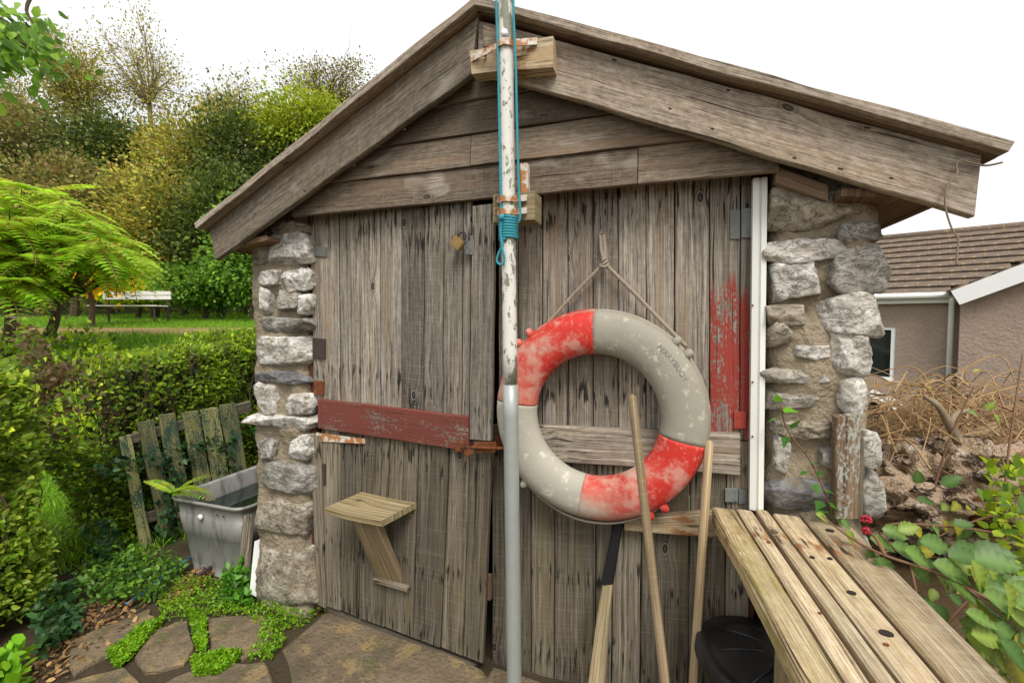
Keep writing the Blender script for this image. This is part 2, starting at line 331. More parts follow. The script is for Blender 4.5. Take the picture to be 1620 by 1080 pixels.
M['stump'] = plain('rotten_stump_wood', (.42, .31, .215), .95, .3, 10, 1., bdist=.03, spots=[((10, 10, 24), .51, .58, (.045, .030, .020), .95), (24, .54, .66, (.60, .53, .45), .7), (5, .56, .68, (.26, .14, .06), .6)], spec=.1)
M['straw'] = plain('dry_twig', (.36, .235, .12), .9, .35, 20, .2, spec=.15)
M['redstem'] = plain('bramble_stem', (.17, .085, .045), .7, .35, 30, .2)
M['berry'] = plain('red_bramble_berry', (.33, .012, .03), .3, .4, 80, .1)
M['terracotta'] = plain('terracotta', (.42, .155, .06), .85, .2, 12, .2)
M['hose'] = plain('blue_hose', (.05, .15, .28), .5, .2, 12, .1)
M['leaf'] = leafmat('leaf'); M['leafmatte'] = leafmat('matte_leaf', .3, .6)

# ------------------------------------------------------------ leaves
def leaf_shape(n=6):
    if n == 4: return np.array([(0, 0, 0), (.5, .32, .06), (1, 0, -.04), (.5, -.32, .06)]), [(0, 1, 2, 3)]
    if n == 3: return np.array([(0, .045, 0), (.6, .03, .05), (1, 0, .0), (0, -.045, 0)]), [(0, 1, 2, 3)]
    return np.array([(0, 0, 0), (.3, .27, .07), (.72, .22, .05), (1, 0, -.08), (.72, -.22, .05), (.3, -.27, .07), (.5, 0, -.01)]), [(0, 6, 1), (1, 6, 2), (2, 6, 3), (3, 6, 4), (4, 6, 5), (5, 6, 0)]
def leaf_cloud(name, pos, dirs, size, cols, mat, parent=None, shape=6, up=.6, kind='stuff', droop=0.):
    """pos Nx3, dirs Nx3 outward, size N, cols Nx3 -> one mesh of leaf faces"""
    pos = np.asarray(pos, float); N = len(pos); S, F = leaf_shape(shape)
    d = np.asarray(dirs, float)+rng.normal(0, .55, (N, 3)); d[:, 2] -= droop; d /= np.linalg.norm(d, axis=1)[:, None]+1e-9
    nrm = rng.normal(0, .6, (N, 3)); nrm[:, 2] += up; nrm += np.asarray(dirs)*.4
    s = np.cross(nrm, d); s /= np.linalg.norm(s, axis=1)[:, None]+1e-9; n2 = np.cross(d, s)
    sz = np.asarray(size)[:, None, None]
    vs = pos[:, None, :]+sz*(S[None, :, 0:1]*d[:, None, :]+S[None, :, 1:2]*s[:, None, :]+S[None, :, 2:3]*n2[:, None, :])
    nv = len(S); vs = vs.reshape(-1, 3); k = len(F[0]); fa = np.array(F)
    fs = (fa[None]+np.arange(N)[:, None, None]*nv).reshape(-1, k)
    me = bpy.data.meshes.new(name); me.vertices.add(len(vs)); me.vertices.foreach_set('co', vs.astype(np.float32).ravel())
    me.loops.add(fs.size); me.loops.foreach_set('vertex_index', fs.astype(np.int32).ravel()); me.polygons.add(len(fs))
    me.polygons.foreach_set('loop_start', (np.arange(len(fs))*k).astype(np.int32)); me.polygons.foreach_set('loop_total', np.full(len(fs), k, np.int32))
    me.update(calc_edges=True)
    ca = me.color_attributes.new('Col', 'FLOAT_COLOR', 'POINT'); c4 = np.ones((N, nv, 4), np.float32); c4[:, :, :3] = np.asarray(cols)[:, None, :]
    ca.data.foreach_set('color', c4.ravel())
    o = link(name, me, mat, parent)
    if kind: o['kind'] = kind
    return o
def colmix(N, pal, jit=.22):
    pal = np.array(pal, float); i = rng.integers(0, len(pal), N); j = rng.integers(0, len(pal), N); t = rng.random((N, 1))
    return np.clip((pal[i]*t+pal[j]*(1-t))*(1+rng.normal(0, jit, (N, 1))), .003, .9)
GREENS = [(.050, .105, .016), (.085, .150, .022), (.030, .068, .014), (.130, .200, .030)]

# ============================================================ THE SETTING
def ss(a, b, x): t = np.clip((np.asarray(x, float)-a)/(b-a), 0, 1); return t*t*(3-2*t)
FX, FY, RX, RY = -math.sin(YAW), math.cos(YAW), math.cos(YAW), math.sin(YAW)
def dr(X, Y): return (X-CAM[0])*FX+(Y-CAM[1])*FY, (X-CAM[0])*RX+(Y-CAM[1])*RY
def tz(X, Y):
    X = np.asarray(X, float); Y = np.asarray(Y, float); d, r = dr(X, Y)
    ml = ss(-.3, -1.3, r); mr = ss(.55, 1.2, r); ang = r/np.maximum(d, .5)
    zl = 1.18*ss(3.7, 7.4, d)+.055*np.clip(d-7.4, 0, 12)
    hill = np.minimum(.42*np.clip(d-17, 0, None), 8.5)*ss(-.15, -.4, ang)
    zr = .42*ss(1.36, 1.52, X)*ss(3.4, 2.3, d)*ss(-1.9, -1.2, Y) - .95*ss(2.7, 5.2, d)
    return ml*zl + hill*ml + mr*zr
ax = np.concatenate([np.arange(-6, 4, .1), 4+np.cumsum(np.geomspace(.12, 60, 42))]); axl = -6-np.cumsum(np.geomspace(.12, 60, 42))
gx = np.concatenate([axl[::-1], ax]); gy = np.concatenate([(-4-np.cumsum(np.geomspace(.15, 60, 30)))[::-1], np.arange(-4, 5, .1), 5+np.cumsum(np.geomspace(.12, 60, 48))])
XX, YY = np.meshgrid(gx, gy); ZZ = tz(XX, YY); DD, RR = dr(XX, YY)
nzv = np.array([noise.fractal((x*2.3, y*2.3, 0), 1., 2., 3) for x, y in zip(XX.ravel(), YY.ravel())]).reshape(XX.shape)
ZZ = ZZ + nzv*.012*np.clip(DD/3, .4, 6)
nX, nY = len(gx), len(gy); vs = np.stack([XX, YY, ZZ], -1).reshape(-1, 3)
ii = (np.arange(nY-1)[:, None]*nX+np.arange(nX-1)[None]).ravel(); fs = np.stack([ii, ii+1, ii+1+nX, ii+nX], 1)
me = pymesh('ground', vs, fs.tolist())
soil = np.array((.055, .040, .026)); lawn = np.array((.105, .185, .020)); dirt = np.array((.26, .185, .085)); under = np.array((.030, .040, .014)); bank = np.array((.16, .11, .065))
cg = np.tile(soil, (len(vs), 1)); D_, R_ = DD.ravel(), RR.ravel(); nv_ = nzv.ravel()
def blend(m, c): global cg; cg = cg*(1-m[:, None])+c*m[:, None]
blend(ss(-.9, -1.4, R_)*ss(2.7, 3.2, D_+nv_*.4), lawn*.9)
blend(ss(-.3, -1.3, R_)*ss(7.4, 8.0, D_)*ss(9.6, 9.0, D_+nv_*.8), dirt); blend(ss(-.3, -1.3, R_)*ss(9.3, 10, D_+nv_*.8), lawn)
blend(ss(-.3, -1.3, R_)*ss(16, 17.5, D_), under); blend(ss(.5, .9, R_)*ss(1.3, 1.5, XX.ravel()), bank); blend(ss(.5, .9, R_)*ss(4, 6, D_), np.array((.10, .12, .05)))
c4 = np.ones((len(vs), 4), np.float32); c4[:, :3] = cg; ca = me.color_attributes.new('Col', 'FLOAT_COLOR', 'POINT'); ca.data.foreach_set('color', c4.ravel())
k = NT('ground'); c = k.n('Attribute', attribute_name='Col').outputs['Color']; co = k.n('TexCoord').outputs['Object']
c = k.mix(k.noise(co, 9, 6, .7), k.mix(1., c, (.5, .5, .5), 'MULTIPLY'), k.mix(1., c, (1.5, 1.45, 1.4), 'MULTIPLY'))
gm = k.done(c, .95, k.bump(k.noise(co, 30, 5, .7), .8, .02), .15)
tag(link('ground', me, gm, None, True, (0, 0, 0)), kind='structure')
# flagstone path in front of the doors
bm = bmesh.new(); n = 14
for i in range(n+1):
    for j in range(n+1): bm.verts.new((-2.0+5.2*i/n, -2.6+2.62*j/n, .004))
bm.verts.ensure_lookup_table()
for i in range(n):
    for j in range(n): bm.faces.new([bm.verts[a] for a in (i*(n+1)+j, (i+1)*(n+1)+j, (i+1)*(n+1)+j+1, i*(n+1)+j+1)])
M['soil'] = plain('damp_earth', (.060, .045, .028), .95, .35, 14, .9, bdist=.01, spots=[(20, .58, .68, (.05, .075, .015), .7)], spec=.15)
path = tag(bmobj('path', bm, M['soil'], None, False, (0, -1.3, 0)), kind='structure')
def flagstone(pts, seed, top=.022):
    r = random.Random(seed); pts = [V((p[0], p[1], 0)) for p in pts]; c = sum(pts, V())/len(pts); out = []
    for a, b in zip(pts, pts[1:]+pts[:1]):
        for t in (0., .33, .66): out.append(a.lerp(b, t)+V((r.uniform(-.012, .012), r.uniform(-.012, .012), 0)))
    bm = bmesh.new(); h = top+r.uniform(-.005, .006)
    lo = [bm.verts.new((p.x, p.y, -.01)) for p in out]; md = [bm.verts.new((p.x, p.y, h-.008)) for p in out]
    hi = [bm.verts.new((c.x+(p.x-c.x)*.955, c.y+(p.y-c.y)*.955, h+r.uniform(-.002, .002))) for p in out]; n = len(out); cv = bm.verts.new((c.x, c.y, h+.002))
    for i in range(n):
        j = (i+1) % n; bm.faces.new((lo[i], lo[j], md[j], md[i])); bm.faces.new((md[i], md[j], hi[j], hi[i])); bm.faces.new((hi[i], hi[j], cv))
    return bmobj('flagstone', bm, M['flag'], path)
for i, q in enumerate([[(448, 1032), (520, 972), (600, 992), (760, 1066), (780, 1120), (640, 1180), (470, 1120)],
                       [(328, 985), (412, 978), (436, 1008), (388, 1048), (330, 1040)], [(215, 1042), (245, 1000), (300, 985), (312, 1028), (285, 1058), (232, 1070)],
                       [(105, 1022), (236, 968), (246, 990), (190, 1030), (120, 1072)], [(250, 1090), (325, 1056), (420, 1058), (450, 1130), (330, 1190), (240, 1150)],
                       [(40, 1100), (110, 1085), (200, 1060), (232, 1100), (190, 1190), (60, 1190)]]):
    flagstone([G(*p) for p in q], 50+i)
kx = 0
for i in range(6):
    for j in range(4):
        x0, y0 = -.35+i*.56, -.72-j*.50; r = random.Random(i*31+j); x0 += (j % 2)*.22
        J = lambda a, b: (x0+a+r.uniform(-.05, .05), y0+b+r.uniform(-.05, .05))
        if x0 > -.2 or j > 0: flagstone([J(-.25, -.22), J(0, -.24), J(.25, -.2), J(.26, .05), J(.22, .21), J(-.05, .23), J(-.25, .2)], 90+kx)
        kx += 1
for i, q in enumerate([[(-.02, -.46), (.5, -.44), (.55, -.06), (.02, -.04)], [(.58, -.44), (1.2, -.42), (1.22, -.03), (.6, -.05)]]): flagstone(q, 300+i)

# ============================================================ THE SHED
shed = thing('shed', (0, 1.5, 0), 'weathered timber and stone boat shed with gabled roof and double stable doors', 'shed')
# --- stone walls
def stone(wall, x0, y0, x1, y1, mat, seed, prot=.045, Y=-.02):
    r = random.Random(seed); a = P(x0, y0, Y-.02); b = P(x1, y1, Y-.02); c = (a+b)/2; hw, hh = abs(b.x-a.x)/2*1.03, abs(a.z-b.z)/2*1.10; hd = min(.10, max(.05, (hw+hh)*.45))
    pls = []
    for sx in (-1, 1): pls += [(V((sx, r.uniform(-.3, .3), r.uniform(-.35, .35))).normalized(), 1.)]; pls += [(V((r.uniform(-.3, .3), r.uniform(-.3, .3), sx)).normalized(), 1.)]
    pls += [(V((r.uniform(-.28, .28), -1, r.uniform(-.28, .28))).normalized(), .85), (V((0, 1, 0)), 1.)]
    for _ in range(16):
        v = V((r.gauss(0, 1), r.gauss(0, .9)-.5, r.gauss(0, 1))).normalized(); pls.append((v, (abs(v.x)+abs(v.y)*.85+abs(v.z))*r.uniform(.66, .92)))
    bm = bmesh.new(); bmesh.ops.create_icosphere(bm, subdivisions=5 if hw*hh > .0025 else 4, radius=1)
    D = np.array([v.co for v in bm.verts]); NN = np.array([p_[0] for p_ in pls]); HH = np.array([p_[1] for p_ in pls]); dt = D@NN.T
    rad = np.where(dt > .02, HH/np.maximum(dt, .02), 9.).min(1); rad = np.minimum(rad, 1.7); PP = D*rad[:, None]*np.array((hw, hd, hh)); sz_ = min(1.2, (hw+hh)*12)
    for v, d, p in zip(bm.verts, D, PP):
        q = V(p)+c; n1 = noise.fractal(q*14+V((seed, 0, 0)), 1., 2., 3)*.0055+noise.ridged_multi_fractal(q*34+V((0, seed, 0)), .9, 2., 3, 1., 2.)*.0030-.0035
        v.co = q+V(d)*n1*sz_+V((0, hd*.86-prot*.48, 0))
    o = bmobj('stone', bm, mat, wall, True)
    return o
def mortar_wall(x0, x1, z1, Yf, depth, seed):
    bm = bmesh.new(); nx, nz = 26, 110; vs = {}
    for i in range(nx+1):
        for j in range(nz+1):
            x = x0+(x1-x0)*i/nx; z = -.1+(z1+.1)*j/nz; e = min(i, nx-i)/4.; e = max(0, 1-e)
            n1 = noise.fractal((x*6+seed, z*6, 1.), 1., 2., 4)*.028-.017+noise.fractal((x*28+seed, z*28, 3.), 1., 2., 3)*.006
            sx = noise.fractal((z*7, seed*2.+(0 if i < nx/2 else 5), 0), 1., 2., 3)*.022*e
            vs[i, j] = bm.verts.new((x+sx, Yf+n1+e*e*.045, z))
    for i in range(nx):
        for j in range(nz): bm.faces.new((vs[i, j], vs[i+1, j], vs[i+1, j+1], vs[i, j+1]))
    bk = {}
    for j in range(nz+1):
        for i in (0, nx): bk[i, j] = bm.verts.new((vs[i, j].co.x, Yf+depth, vs[i, j].co.z))
    for j in range(nz):
        bm.faces.new((vs[0, j], vs[0, j+1], bk[0, j+1], bk[0, j])); bm.faces.new((vs[nx, j], bk[nx, j], bk[nx, j+1], vs[nx, j+1])); bm.faces.new((bk[0, j], bk[0, j+1], bk[nx, j+1], bk[nx, j]))
    bm.faces.new([vs[i, nz] for i in range(nx+1)]+[bk[nx, nz], bk[0, nz]])
    return bmobj('stone_wall', bm, M['mortar'], shed, True)
wl = mortar_wall(-1.255, -.925, 1.93, -.015, 3.0, 3); wr = mortar_wall(.985, 1.272, 1.93, -.015, 3.0, 8)
L_, S_, T_, K_ = M['lime'], M['greystone'], M['tanstone'], M['slate']
for i, (a, b, c, d, m) in enumerate([(399, 374, 427, 418, T_), (423, 372, 488, 418, L_), (409, 428, 444, 451, L_), (447, 428, 489, 457, L_), (411, 459, 429, 494, L_), (438, 462, 471, 490, S_), (470, 468, 489, 496, L_),
        (410, 502, 487, 526, S_), (405, 533, 489, 581, L_), (410, 586, 478, 611, K_), (407, 611, 441, 652, L_), (455, 622, 489, 655, L_), (407, 653, 490, 683, L_), (411, 693, 436, 731, S_), (462, 690, 492, 728, L_),
        (415, 726, 492, 791, S_), (413, 785, 494, 858, T_), (410, 852, 495, 968, T_), (425, 352, 480, 368, T_)]): stone(wl, a, b, c, d, m, 10+i)
for i, (a, b, c, d, m) in enumerate([(1217, 286, 1388, 352, T_), (1318, 354, 1391, 382, S_), (1219, 382, 1333, 412, L_), (1223, 412, 1292, 468, L_), (1316, 393, 1405, 456, S_), (1213, 484, 1273, 515, T_), (1295, 467, 1392, 526, L_),
        (1214, 511, 1248, 546, T_), (1256, 545, 1315, 568, L_), (1318, 529, 1378, 595, L_), (1211, 582, 1306, 609, S_), (1326, 596, 1368, 653, L_), (1218, 619, 1289, 647, S_), (1222, 663, 1325, 696, T_), (1226, 694, 1250, 748, L_),
        (1297, 707, 1326, 736, S_), (1209, 755, 1323, 815, K_), (1362, 684, 1393, 743, L_), (1364, 758, 1400, 822, S_), (1215, 850, 1290, 920, T_), (1300, 860, 1385, 940, S_), (1220, 940, 1310, 1010, T_), (1310, 960, 1390, 1060, L_)]): stone(wr, a, b, c, d, m, 60+i, .05)
bm = bmesh.new(); vs = [bm.verts.new(p) for y in (2.88, 3.0) for p in ((-.95, y, -.05), (.95, y, -.05), (1.26, y, 1.90), (.022, y, 2.50), (-1.22, y, 1.90))]
bm.faces.new(vs[:5]); bm.faces.new(vs[5:][::-1])
for i in range(5): bm.faces.new((vs[i], vs[5+i], vs[5+(i+1) % 5], vs[(i+1) % 5]))
bmobj('back_wall', bm, M['mortar'], shed)
# --- roof: two decks, bargeboards, edge boards
AP = V((.022, 0, 2.535)); EL = V((-1.352, 0, 1.853)); ER = V((1.474, 0, 1.860))
for side, E_ in ((-1, EL), (1, ER)):
    bm = bmesh.new(); d = (E_-AP).normalized(); nn = V((-d.z*side, 0, d.x*side)); nn = nn if nn.z > 0 else -nn
    q = [AP+nn*.0-d*.0, E_+d*.0]; vs = []
    for y in (-.17, 3.1):
        for p in q:
            for t in (-.022, .0): vs.append(bm.verts.new(V((p.x, y, p.z))+nn*t))
    for f in ((0, 1, 3, 2), (4, 6, 7, 5), (0, 4, 5, 1), (2, 3, 7, 6), (0, 2, 6, 4), (1, 5, 7, 3)): bm.faces.new([vs[i] for i in f])
    rf = bmobj('roof', bm, M['soffit'], shed)
    e0 = AP+V((0, -.205, 0))+nn*.012; e1 = E_+V((0, -.205, 0))+nn*.012+d*.004
    board('edge_board', e0, e0-nn*.028, e1, e1-nn*.028, .12, M['barge'], rf, 5+side, 16, .002, .003, back=(0, 1, 0))
    # rafter under the eave, wall plate
    o = E_-d*.10; board('eave_board', V((o.x, -.13, o.z-.145)), V((o.x-d.x*.27, -.13, o.z-.145-d.z*.06)), V((o.x, 3.0, o.z-.145)), V((o.x-d.x*.27, 3.0, o.z-.145-d.z*.06)), .022, M['soffit'], shed, 40+side, 12, back=(0, 0, 1))
    board('fascia', V((o.x+d.x*.02, -.13, o.z-.01)), V((o.x+d.x*.02, -.13, o.z-.15)), V((o.x+d.x*.02, 3.0, o.z-.01)), V((o.x+d.x*.02, 3.0, o.z-.15)), .022, M['soffit'], shed, 44+side, 12, back=(-side, 0, 0))
Yb = -.16
def BP(x, y): return P(x, y, Yb)
board('bargeboard', BP(757, 26), BP(744, 119), BP(331, 359), BP(341, 412), .028, M['barge'], shed, 1, 22, .004, .003)
board('bargeboard', BP(800, 42), BP(806, 127), BP(1552, 244), BP(1541, 343), .032, M['barge'], shed, 2, 24, .004, .003)
board('apex_board', P(757, 32, -.150), P(757, 118, -.150), P(806, 44, -.150), P(806, 128, -.150), .03, M['barge'], shed, 3, 3)
for x, y, w_ in ((972, 95, .009), (1152, 143, .006), (1372, 202, .009), (1417, 208, .012), (1257, 250, .006), (1330, 267, .008), (1410, 282, .006), (1421, 293, .008), (1127, 204, .006), (1060, 172, .005), (403, 338, .005), (482, 302, .008), (640, 205, .005), (560, 262, .006)):
    c = P(x, y, Yb-.0012); bm = bmesh.new(); rr_ = [bm.verts.new(c+V((math.cos(a)*w_, 0, math.sin(a)*.0035-math.cos(a)*w_*.3))) for a in np.linspace(0, 2*math.pi, 9)[:-1]]; lo = [bm.verts.new(v.co+V((0, .004, 0))) for v in rr_]; bm.faces.new(rr_); bm.faces.new(lo[::-1])
    for i in range(8): bm.faces.new((rr_[i], lo[i], lo[(i+1) % 8], rr_[(i+1) % 8]))
    bmobj('nail_hole', bm, M['darkgap'], shed)
# --- gable cladding
zl = [1.881, 2.008, 2.128, 2.252, 2.40]
def roofx(z, side): E_ = EL if side < 0 else ER; t = (AP.z-.035-z)/(AP.z-E_.z); return AP.x+(E_.x-AP.x)*t
cuts = {0: [.566], 1: [-.048], 2: [], 3: []}; kk = 0
for i in range(4):
    z0, z1 = zl[i], zl[i+1]-.003; xs = [None]+cuts[i]+[None]
    for a, b in zip(xs, xs[1:]):
        l0 = max(-.905, roofx(z0, -1)) if a is None and i == 0 else (roofx(z0, -1) if a is None else a+.0015); l1 = roofx(z1, -1) if a is None else a+.0015
        r0 = (min(.985, roofx(z0, 1)) if i == 0 else roofx(z0, 1)) if b is None else b-.0015; r1 = roofx(z1, 1) if b is None else b-.0015
        if i == 0 and a is None: l1 = max(-.905, l1)
        if i == 0 and b is None: r1 = min(.985, r1)
        y = -.100; lap = .011
        board('gable_board', (l0, y, z0), (l1, y+lap, z1), (r0, y, z0), (r1, y+lap, z1), .02, M['gable'], shed, 20+kk, 14, .002, .002); kk += 1
board('header_beam', (-1.0, -.062, 1.925), (-1.0, -.062, 2.02), (1.0, -.062, 1.925), (1.0, -.062, 2.02), .06, M['soffit'], shed, 77)
board('soffit_board', P(1228, 262, -.085), P(1228, 288, -.085), P(1310, 292, -.085), P(1310, 318, -.085), .04, M['gable'], shed, 31, 3)
# --- jambs, white trim
for x in (-.935, .935): board('jamb', (x-.03, .012, -.02), (x+.03, .012, -.02), (x-.03, .012, 1.93), (x+.03, .012, 1.93), .07, plain('red_brown_jamb', (.09, .03, .018), .9, .4, 20, .4) if x < 0 else bpy.data.materials['red_brown_jamb'], shed, 12)
board('jamb', P(490, 688, -.02), P(506, 690, -.02), P(501, 955, -.02), P(514, 962, -.02), .03, M['doorlow'], shed, 19)
t0, t1 = P(1203, 281, -.045), P(1197, 807, -.045); bm = bmesh.new()
pr = [(-.020, .03), (-.020, .0), (-.004, -.004), (-.002, .004), (.002, .004), (.004, -.004), (.019, -.001), (.019, .03)]; rows = []
for t in np.linspace(0, 1, 9):
    c = t0.lerp(t1, t); rows.append([bm.verts.new(c+V((x*1.05, y, 0))) for x, y in pr])
for a, b in zip(rows, rows[1:]):
    for i in range(len(pr)): bm.faces.new((a[i], a[(i+1) % 8], b[(i+1) % 8], b[i]))
bm.faces.new(rows[0]); bm.faces.new(rows[-1][::-1]); trim = bmobj('white_trim', bm, M['pvc'], shed)
for y in (483, 604, 690):
    bm = bmesh.new(); c = P(1190.5, y, -.047); tube(bm, [c, c+V((0, -.003, 0))], .0032, 8); bmobj('screw', bm, M['rust'], trim)
# --- doors
AJ = math.radians(5.0); HN = (math.sin(AJ), math.cos(AJ), 0)
def LP(x, y, o=0.): return PLN(x, y, (-.905-HN[0]*o, .004-HN[1]*o, 0), HN)
def ledge(name, quads, mat):
    bm = bmesh.new()
    for (c, s) in quads: bx(bm, c, s)
    return bmobj(name, bm, mat, shed)
def plate(parent, name, corners, thick, mat, screws=(), smat=None, n=None):
    a, b, c, d = corners; nn = V(n or (0, 1, 0)); bm = bmesh.new(); f = [bm.verts.new(p) for p in corners]; k_ = [bm.verts.new(V(p)+nn*thick) for p in corners]
    bm.faces.new(f); bm.faces.new(k_[::-1])
    for i in range(4): bm.faces.new((f[i], k_[i], k_[(i+1) % 4], f[(i+1) % 4]))
    bmesh.ops.bevel(bm, geom=bm.edges[:], offset=.0012, segments=1, affect='EDGES')
    for (u, v) in screws:
        p = V(a).lerp(V(b), u).lerp(V(d).lerp(V(c), u), v); tube(bm, [p+nn*.001, p-nn*.0022], .0035, 7)
    return bmobj(name, bm, mat, parent)
def leafdoor(slot, fn, seams_t, yt, seams_b, yb, mat, thick=.022, mats={}, seed=0, ragged=5):
    """planks between pixel seams at the top row and the bottom row"""
    p0 = fn(seams_t[0], 500); p1 = fn(seams_t[-1], 500)
    bm = bmesh.new(); a, b = fn(seams_t[0]+5, yt+40), fn(seams_t[-1]-5, yt+40)
    for zf in (.2, .8):
        y_ = yt+(yb-yt)*zf; a = fn(seams_t[0]+6, y_); b = fn(seams_t[-1]-6, y_); z = (a.z+b.z)/2
        A = V((a.x, a.y+thick+.001, z)); B = V((b.x, b.y+thick+.001, z)); n_ = (B-A).cross(V((0, 0, 1))).normalized(); n_ = n_ if n_.y > 0 else -n_
        vs = [bm.verts.new(q+n_*t+V((0, 0, h))) for q in (A, B) for t in (0, .02) for h in (-.05, .05)]
        for f in ((0, 1, 3, 2), (4, 6, 7, 5), (0, 4, 5, 1), (2, 3, 7, 6), (0, 2, 6, 4), (1, 5, 7, 3)): bm.faces.new([vs[i] for i in f])
        if zf == .2: d0 = [v.co.copy() for v in vs]
        else:          # upright stile joins the two ledges into one frame behind the planks
            m0 = (d0[0]+d0[4])/2; m1 = (vs[0].co+vs[4].co)/2; ex = (vs[4].co-vs[0].co).normalized()*.05; q = [bm.verts.new(m+e_+n_*t) for m in (m0, m1) for e_ in (-ex, ex) for t in (.004, .016)]
            for f in ((0, 1, 3, 2), (4, 6, 7, 5), (0, 4, 5, 1), (2, 3, 7, 6), (0, 2, 6, 4), (1, 5, 7, 3)): bm.faces.new([q[i] for i in f])
    door = bmobj('door', bm, M['soffit'], shed); r = random.Random(seed)
    for i in range(len(seams_t)-1):
        g = .75; o = r.uniform(-.002, .004); yy = yt if not callable(yt) else yt
        ytop = yt+(slot[0]*(seams_t[i]-seams_t[0])); ybl = yb+slot[1]*(seams_b[i]-seams_b[0])+r.uniform(-1, 1)*ragged*.3; ybr = yb+slot[1]*(seams_b[i+1]-seams_b[0])
        f2 = (lambda x, y: fn(x, y, o)) 
        board('plank', f2(seams_t[i]+g, ytop), f2(seams_t[i+1]-g, ytop), f2(seams_b[i]+g, ybl), f2(seams_b[i+1]-g, ybr), thick, mats.get(i, mat), door, seed*20+i, 16, .0028, .0012, warp=.002)
    return door
def RP(x, y, o=0.): return P(x, y, -o)
dUL = leafdoor((-.09, .115), LP, [489, 535.5, 568, 601, 635, 671, 702, 733, 746], 322, [496, 539, 570, 602, 635, 670, 700, 730, 742], 640, M['door'], seed=1)
tag(dUL, 'upper left stable door half of grey planks with red rail')
board('cover_strip', LP(747, 326, .022), LP(782, 322, .022), LP(742, 694, .022), LP(777, 697, .022), .022, M['door'], dUL, 71, 16)
board('rail', LP(503, 631, .024), LP(503, 677, .024), LP(741, 659, .024), LP(741, 714, .024), .024, M['railred'], dUL, 72, 12, .003, .002)
dLL = leafdoor((.115, .37), LP, [508, 538, 574, 617, 663, 711, 743, 778], 668, [511, 539, 567, 608, 653, 697, 732, 764], 955, M['doorlow'], seed=2)
board('weather_bar', LP(512, 957, -.014), LP(512, 966, -.014), LP(752, 1052, -.014), LP(752, 1064, -.014), .03, M['doorlow'], dLL, 73, 8)
dUR = leafdoor((-.10, .07), RP, [788, 820, 858, 898, 938, 978, 1022, 1067, 1123, 1172, 1190], 299, [788, 820, 858, 898, 938, 978, 1022, 1067, 1122, 1170, 1187], 668, M['door'], seed=3, mats={8: M['doorred'], 9: M['doorred']})
dLR = leafdoor((.07, .10), RP, [778, 840, 878, 944, 971, 1016, 1092, 1150, 1188], 672, [778, 840, 876, 941, 967, 1012, 1088, 1146, 1184], 1068, M['doorlow'], seed=4)
board('rail', P(850, 672, -.024), P(850, 728, -.024), P(1171, 686, -.024), P(1171, 752, -.024), .023, M['door'], dLR, 75, 12)
board('ledger_board', P(988, 822, -.045), P(988, 839, -.045), P(1135, 812, -.045), P(1135, 852, -.045), .045, M['table'], shed, 76, 6)
NL = HN
def lplate(d, name, x0, y0, x1, y1, mat, scr=(), o=.026, t=.004): return plate(d, name, (LP(x0, y0, o), LP(x1, y0+.1*(x1-x0), o), LP(x1, y1+.1*(x1-x0), o), LP(x0, y1, o)), t, mat, scr, n=NL)
def rplate(d, name, x0, y0, x1, y1, mat, scr=(), o=.008, t=.006): return plate(d, name, (RP(x0, y0, o), RP(x1, y0, o), RP(x1, y1, o), RP(x0, y1, o)), t, mat, scr)
six = [(.25, .2), (.25, .5), (.25, .8), (.75, .2), (.75, .5), (.75, .8)]
lplate(dUL, 'hinge', 490, 388, 516, 404, M['greyiron'], [(.4, .8), (.9, .75)], .008, .008)
lplate(dUL, 'hinge', 494, 534, 513, 566, M['darkiron'], [(.3, .2), (.3, .8)], .010, .01)
lplate(dUL, 'hinge', 496, 602, 510, 624, M['rust'], (), .014, .014)
lplate(dLL, 'hinge', 494, 732, 514, 765, M['darkiron'], six, .010, .01)
lplate(dLL, 'hinge', 496, 880, 513, 916, M['darkiron'], [(.7, .2), (.7, .8)], .010, .01)
h = plate(dLL, 'strap_hinge', (LP(500, 684, .010), LP(577, 694, .010), LP(577, 702, .010), LP(500, 698, .010)), .006, M['rustwhite'], [(.15, .5), (.5, .5), (.95, .5)], n=NL)
rplate(dUR, 'hinge', 1155, 332, 1171, 378, M['greyiron'], six[:3], .008); rplate(dUR, 'hinge', 1173, 329, 1190, 376, M['greyiron'], six[3:], .010)
rplate(dUR, 'hinge', 1161, 651, 1181, 678, M['redpaint'], [(.3, .3), (.3, .8)], .01); rplate(dLR, 'hinge', 1147, 772, 1168, 794, M['greyiron'], [(.8, .2), (.8, .8)], .01); rplate(dLR, 'hinge', 1169, 774, 1182, 797, M['greyiron'], (), .008)
rplate(dLR, 'hasp_plate', 783, 690, 800, 712, M['rust'], (), .03, .03)
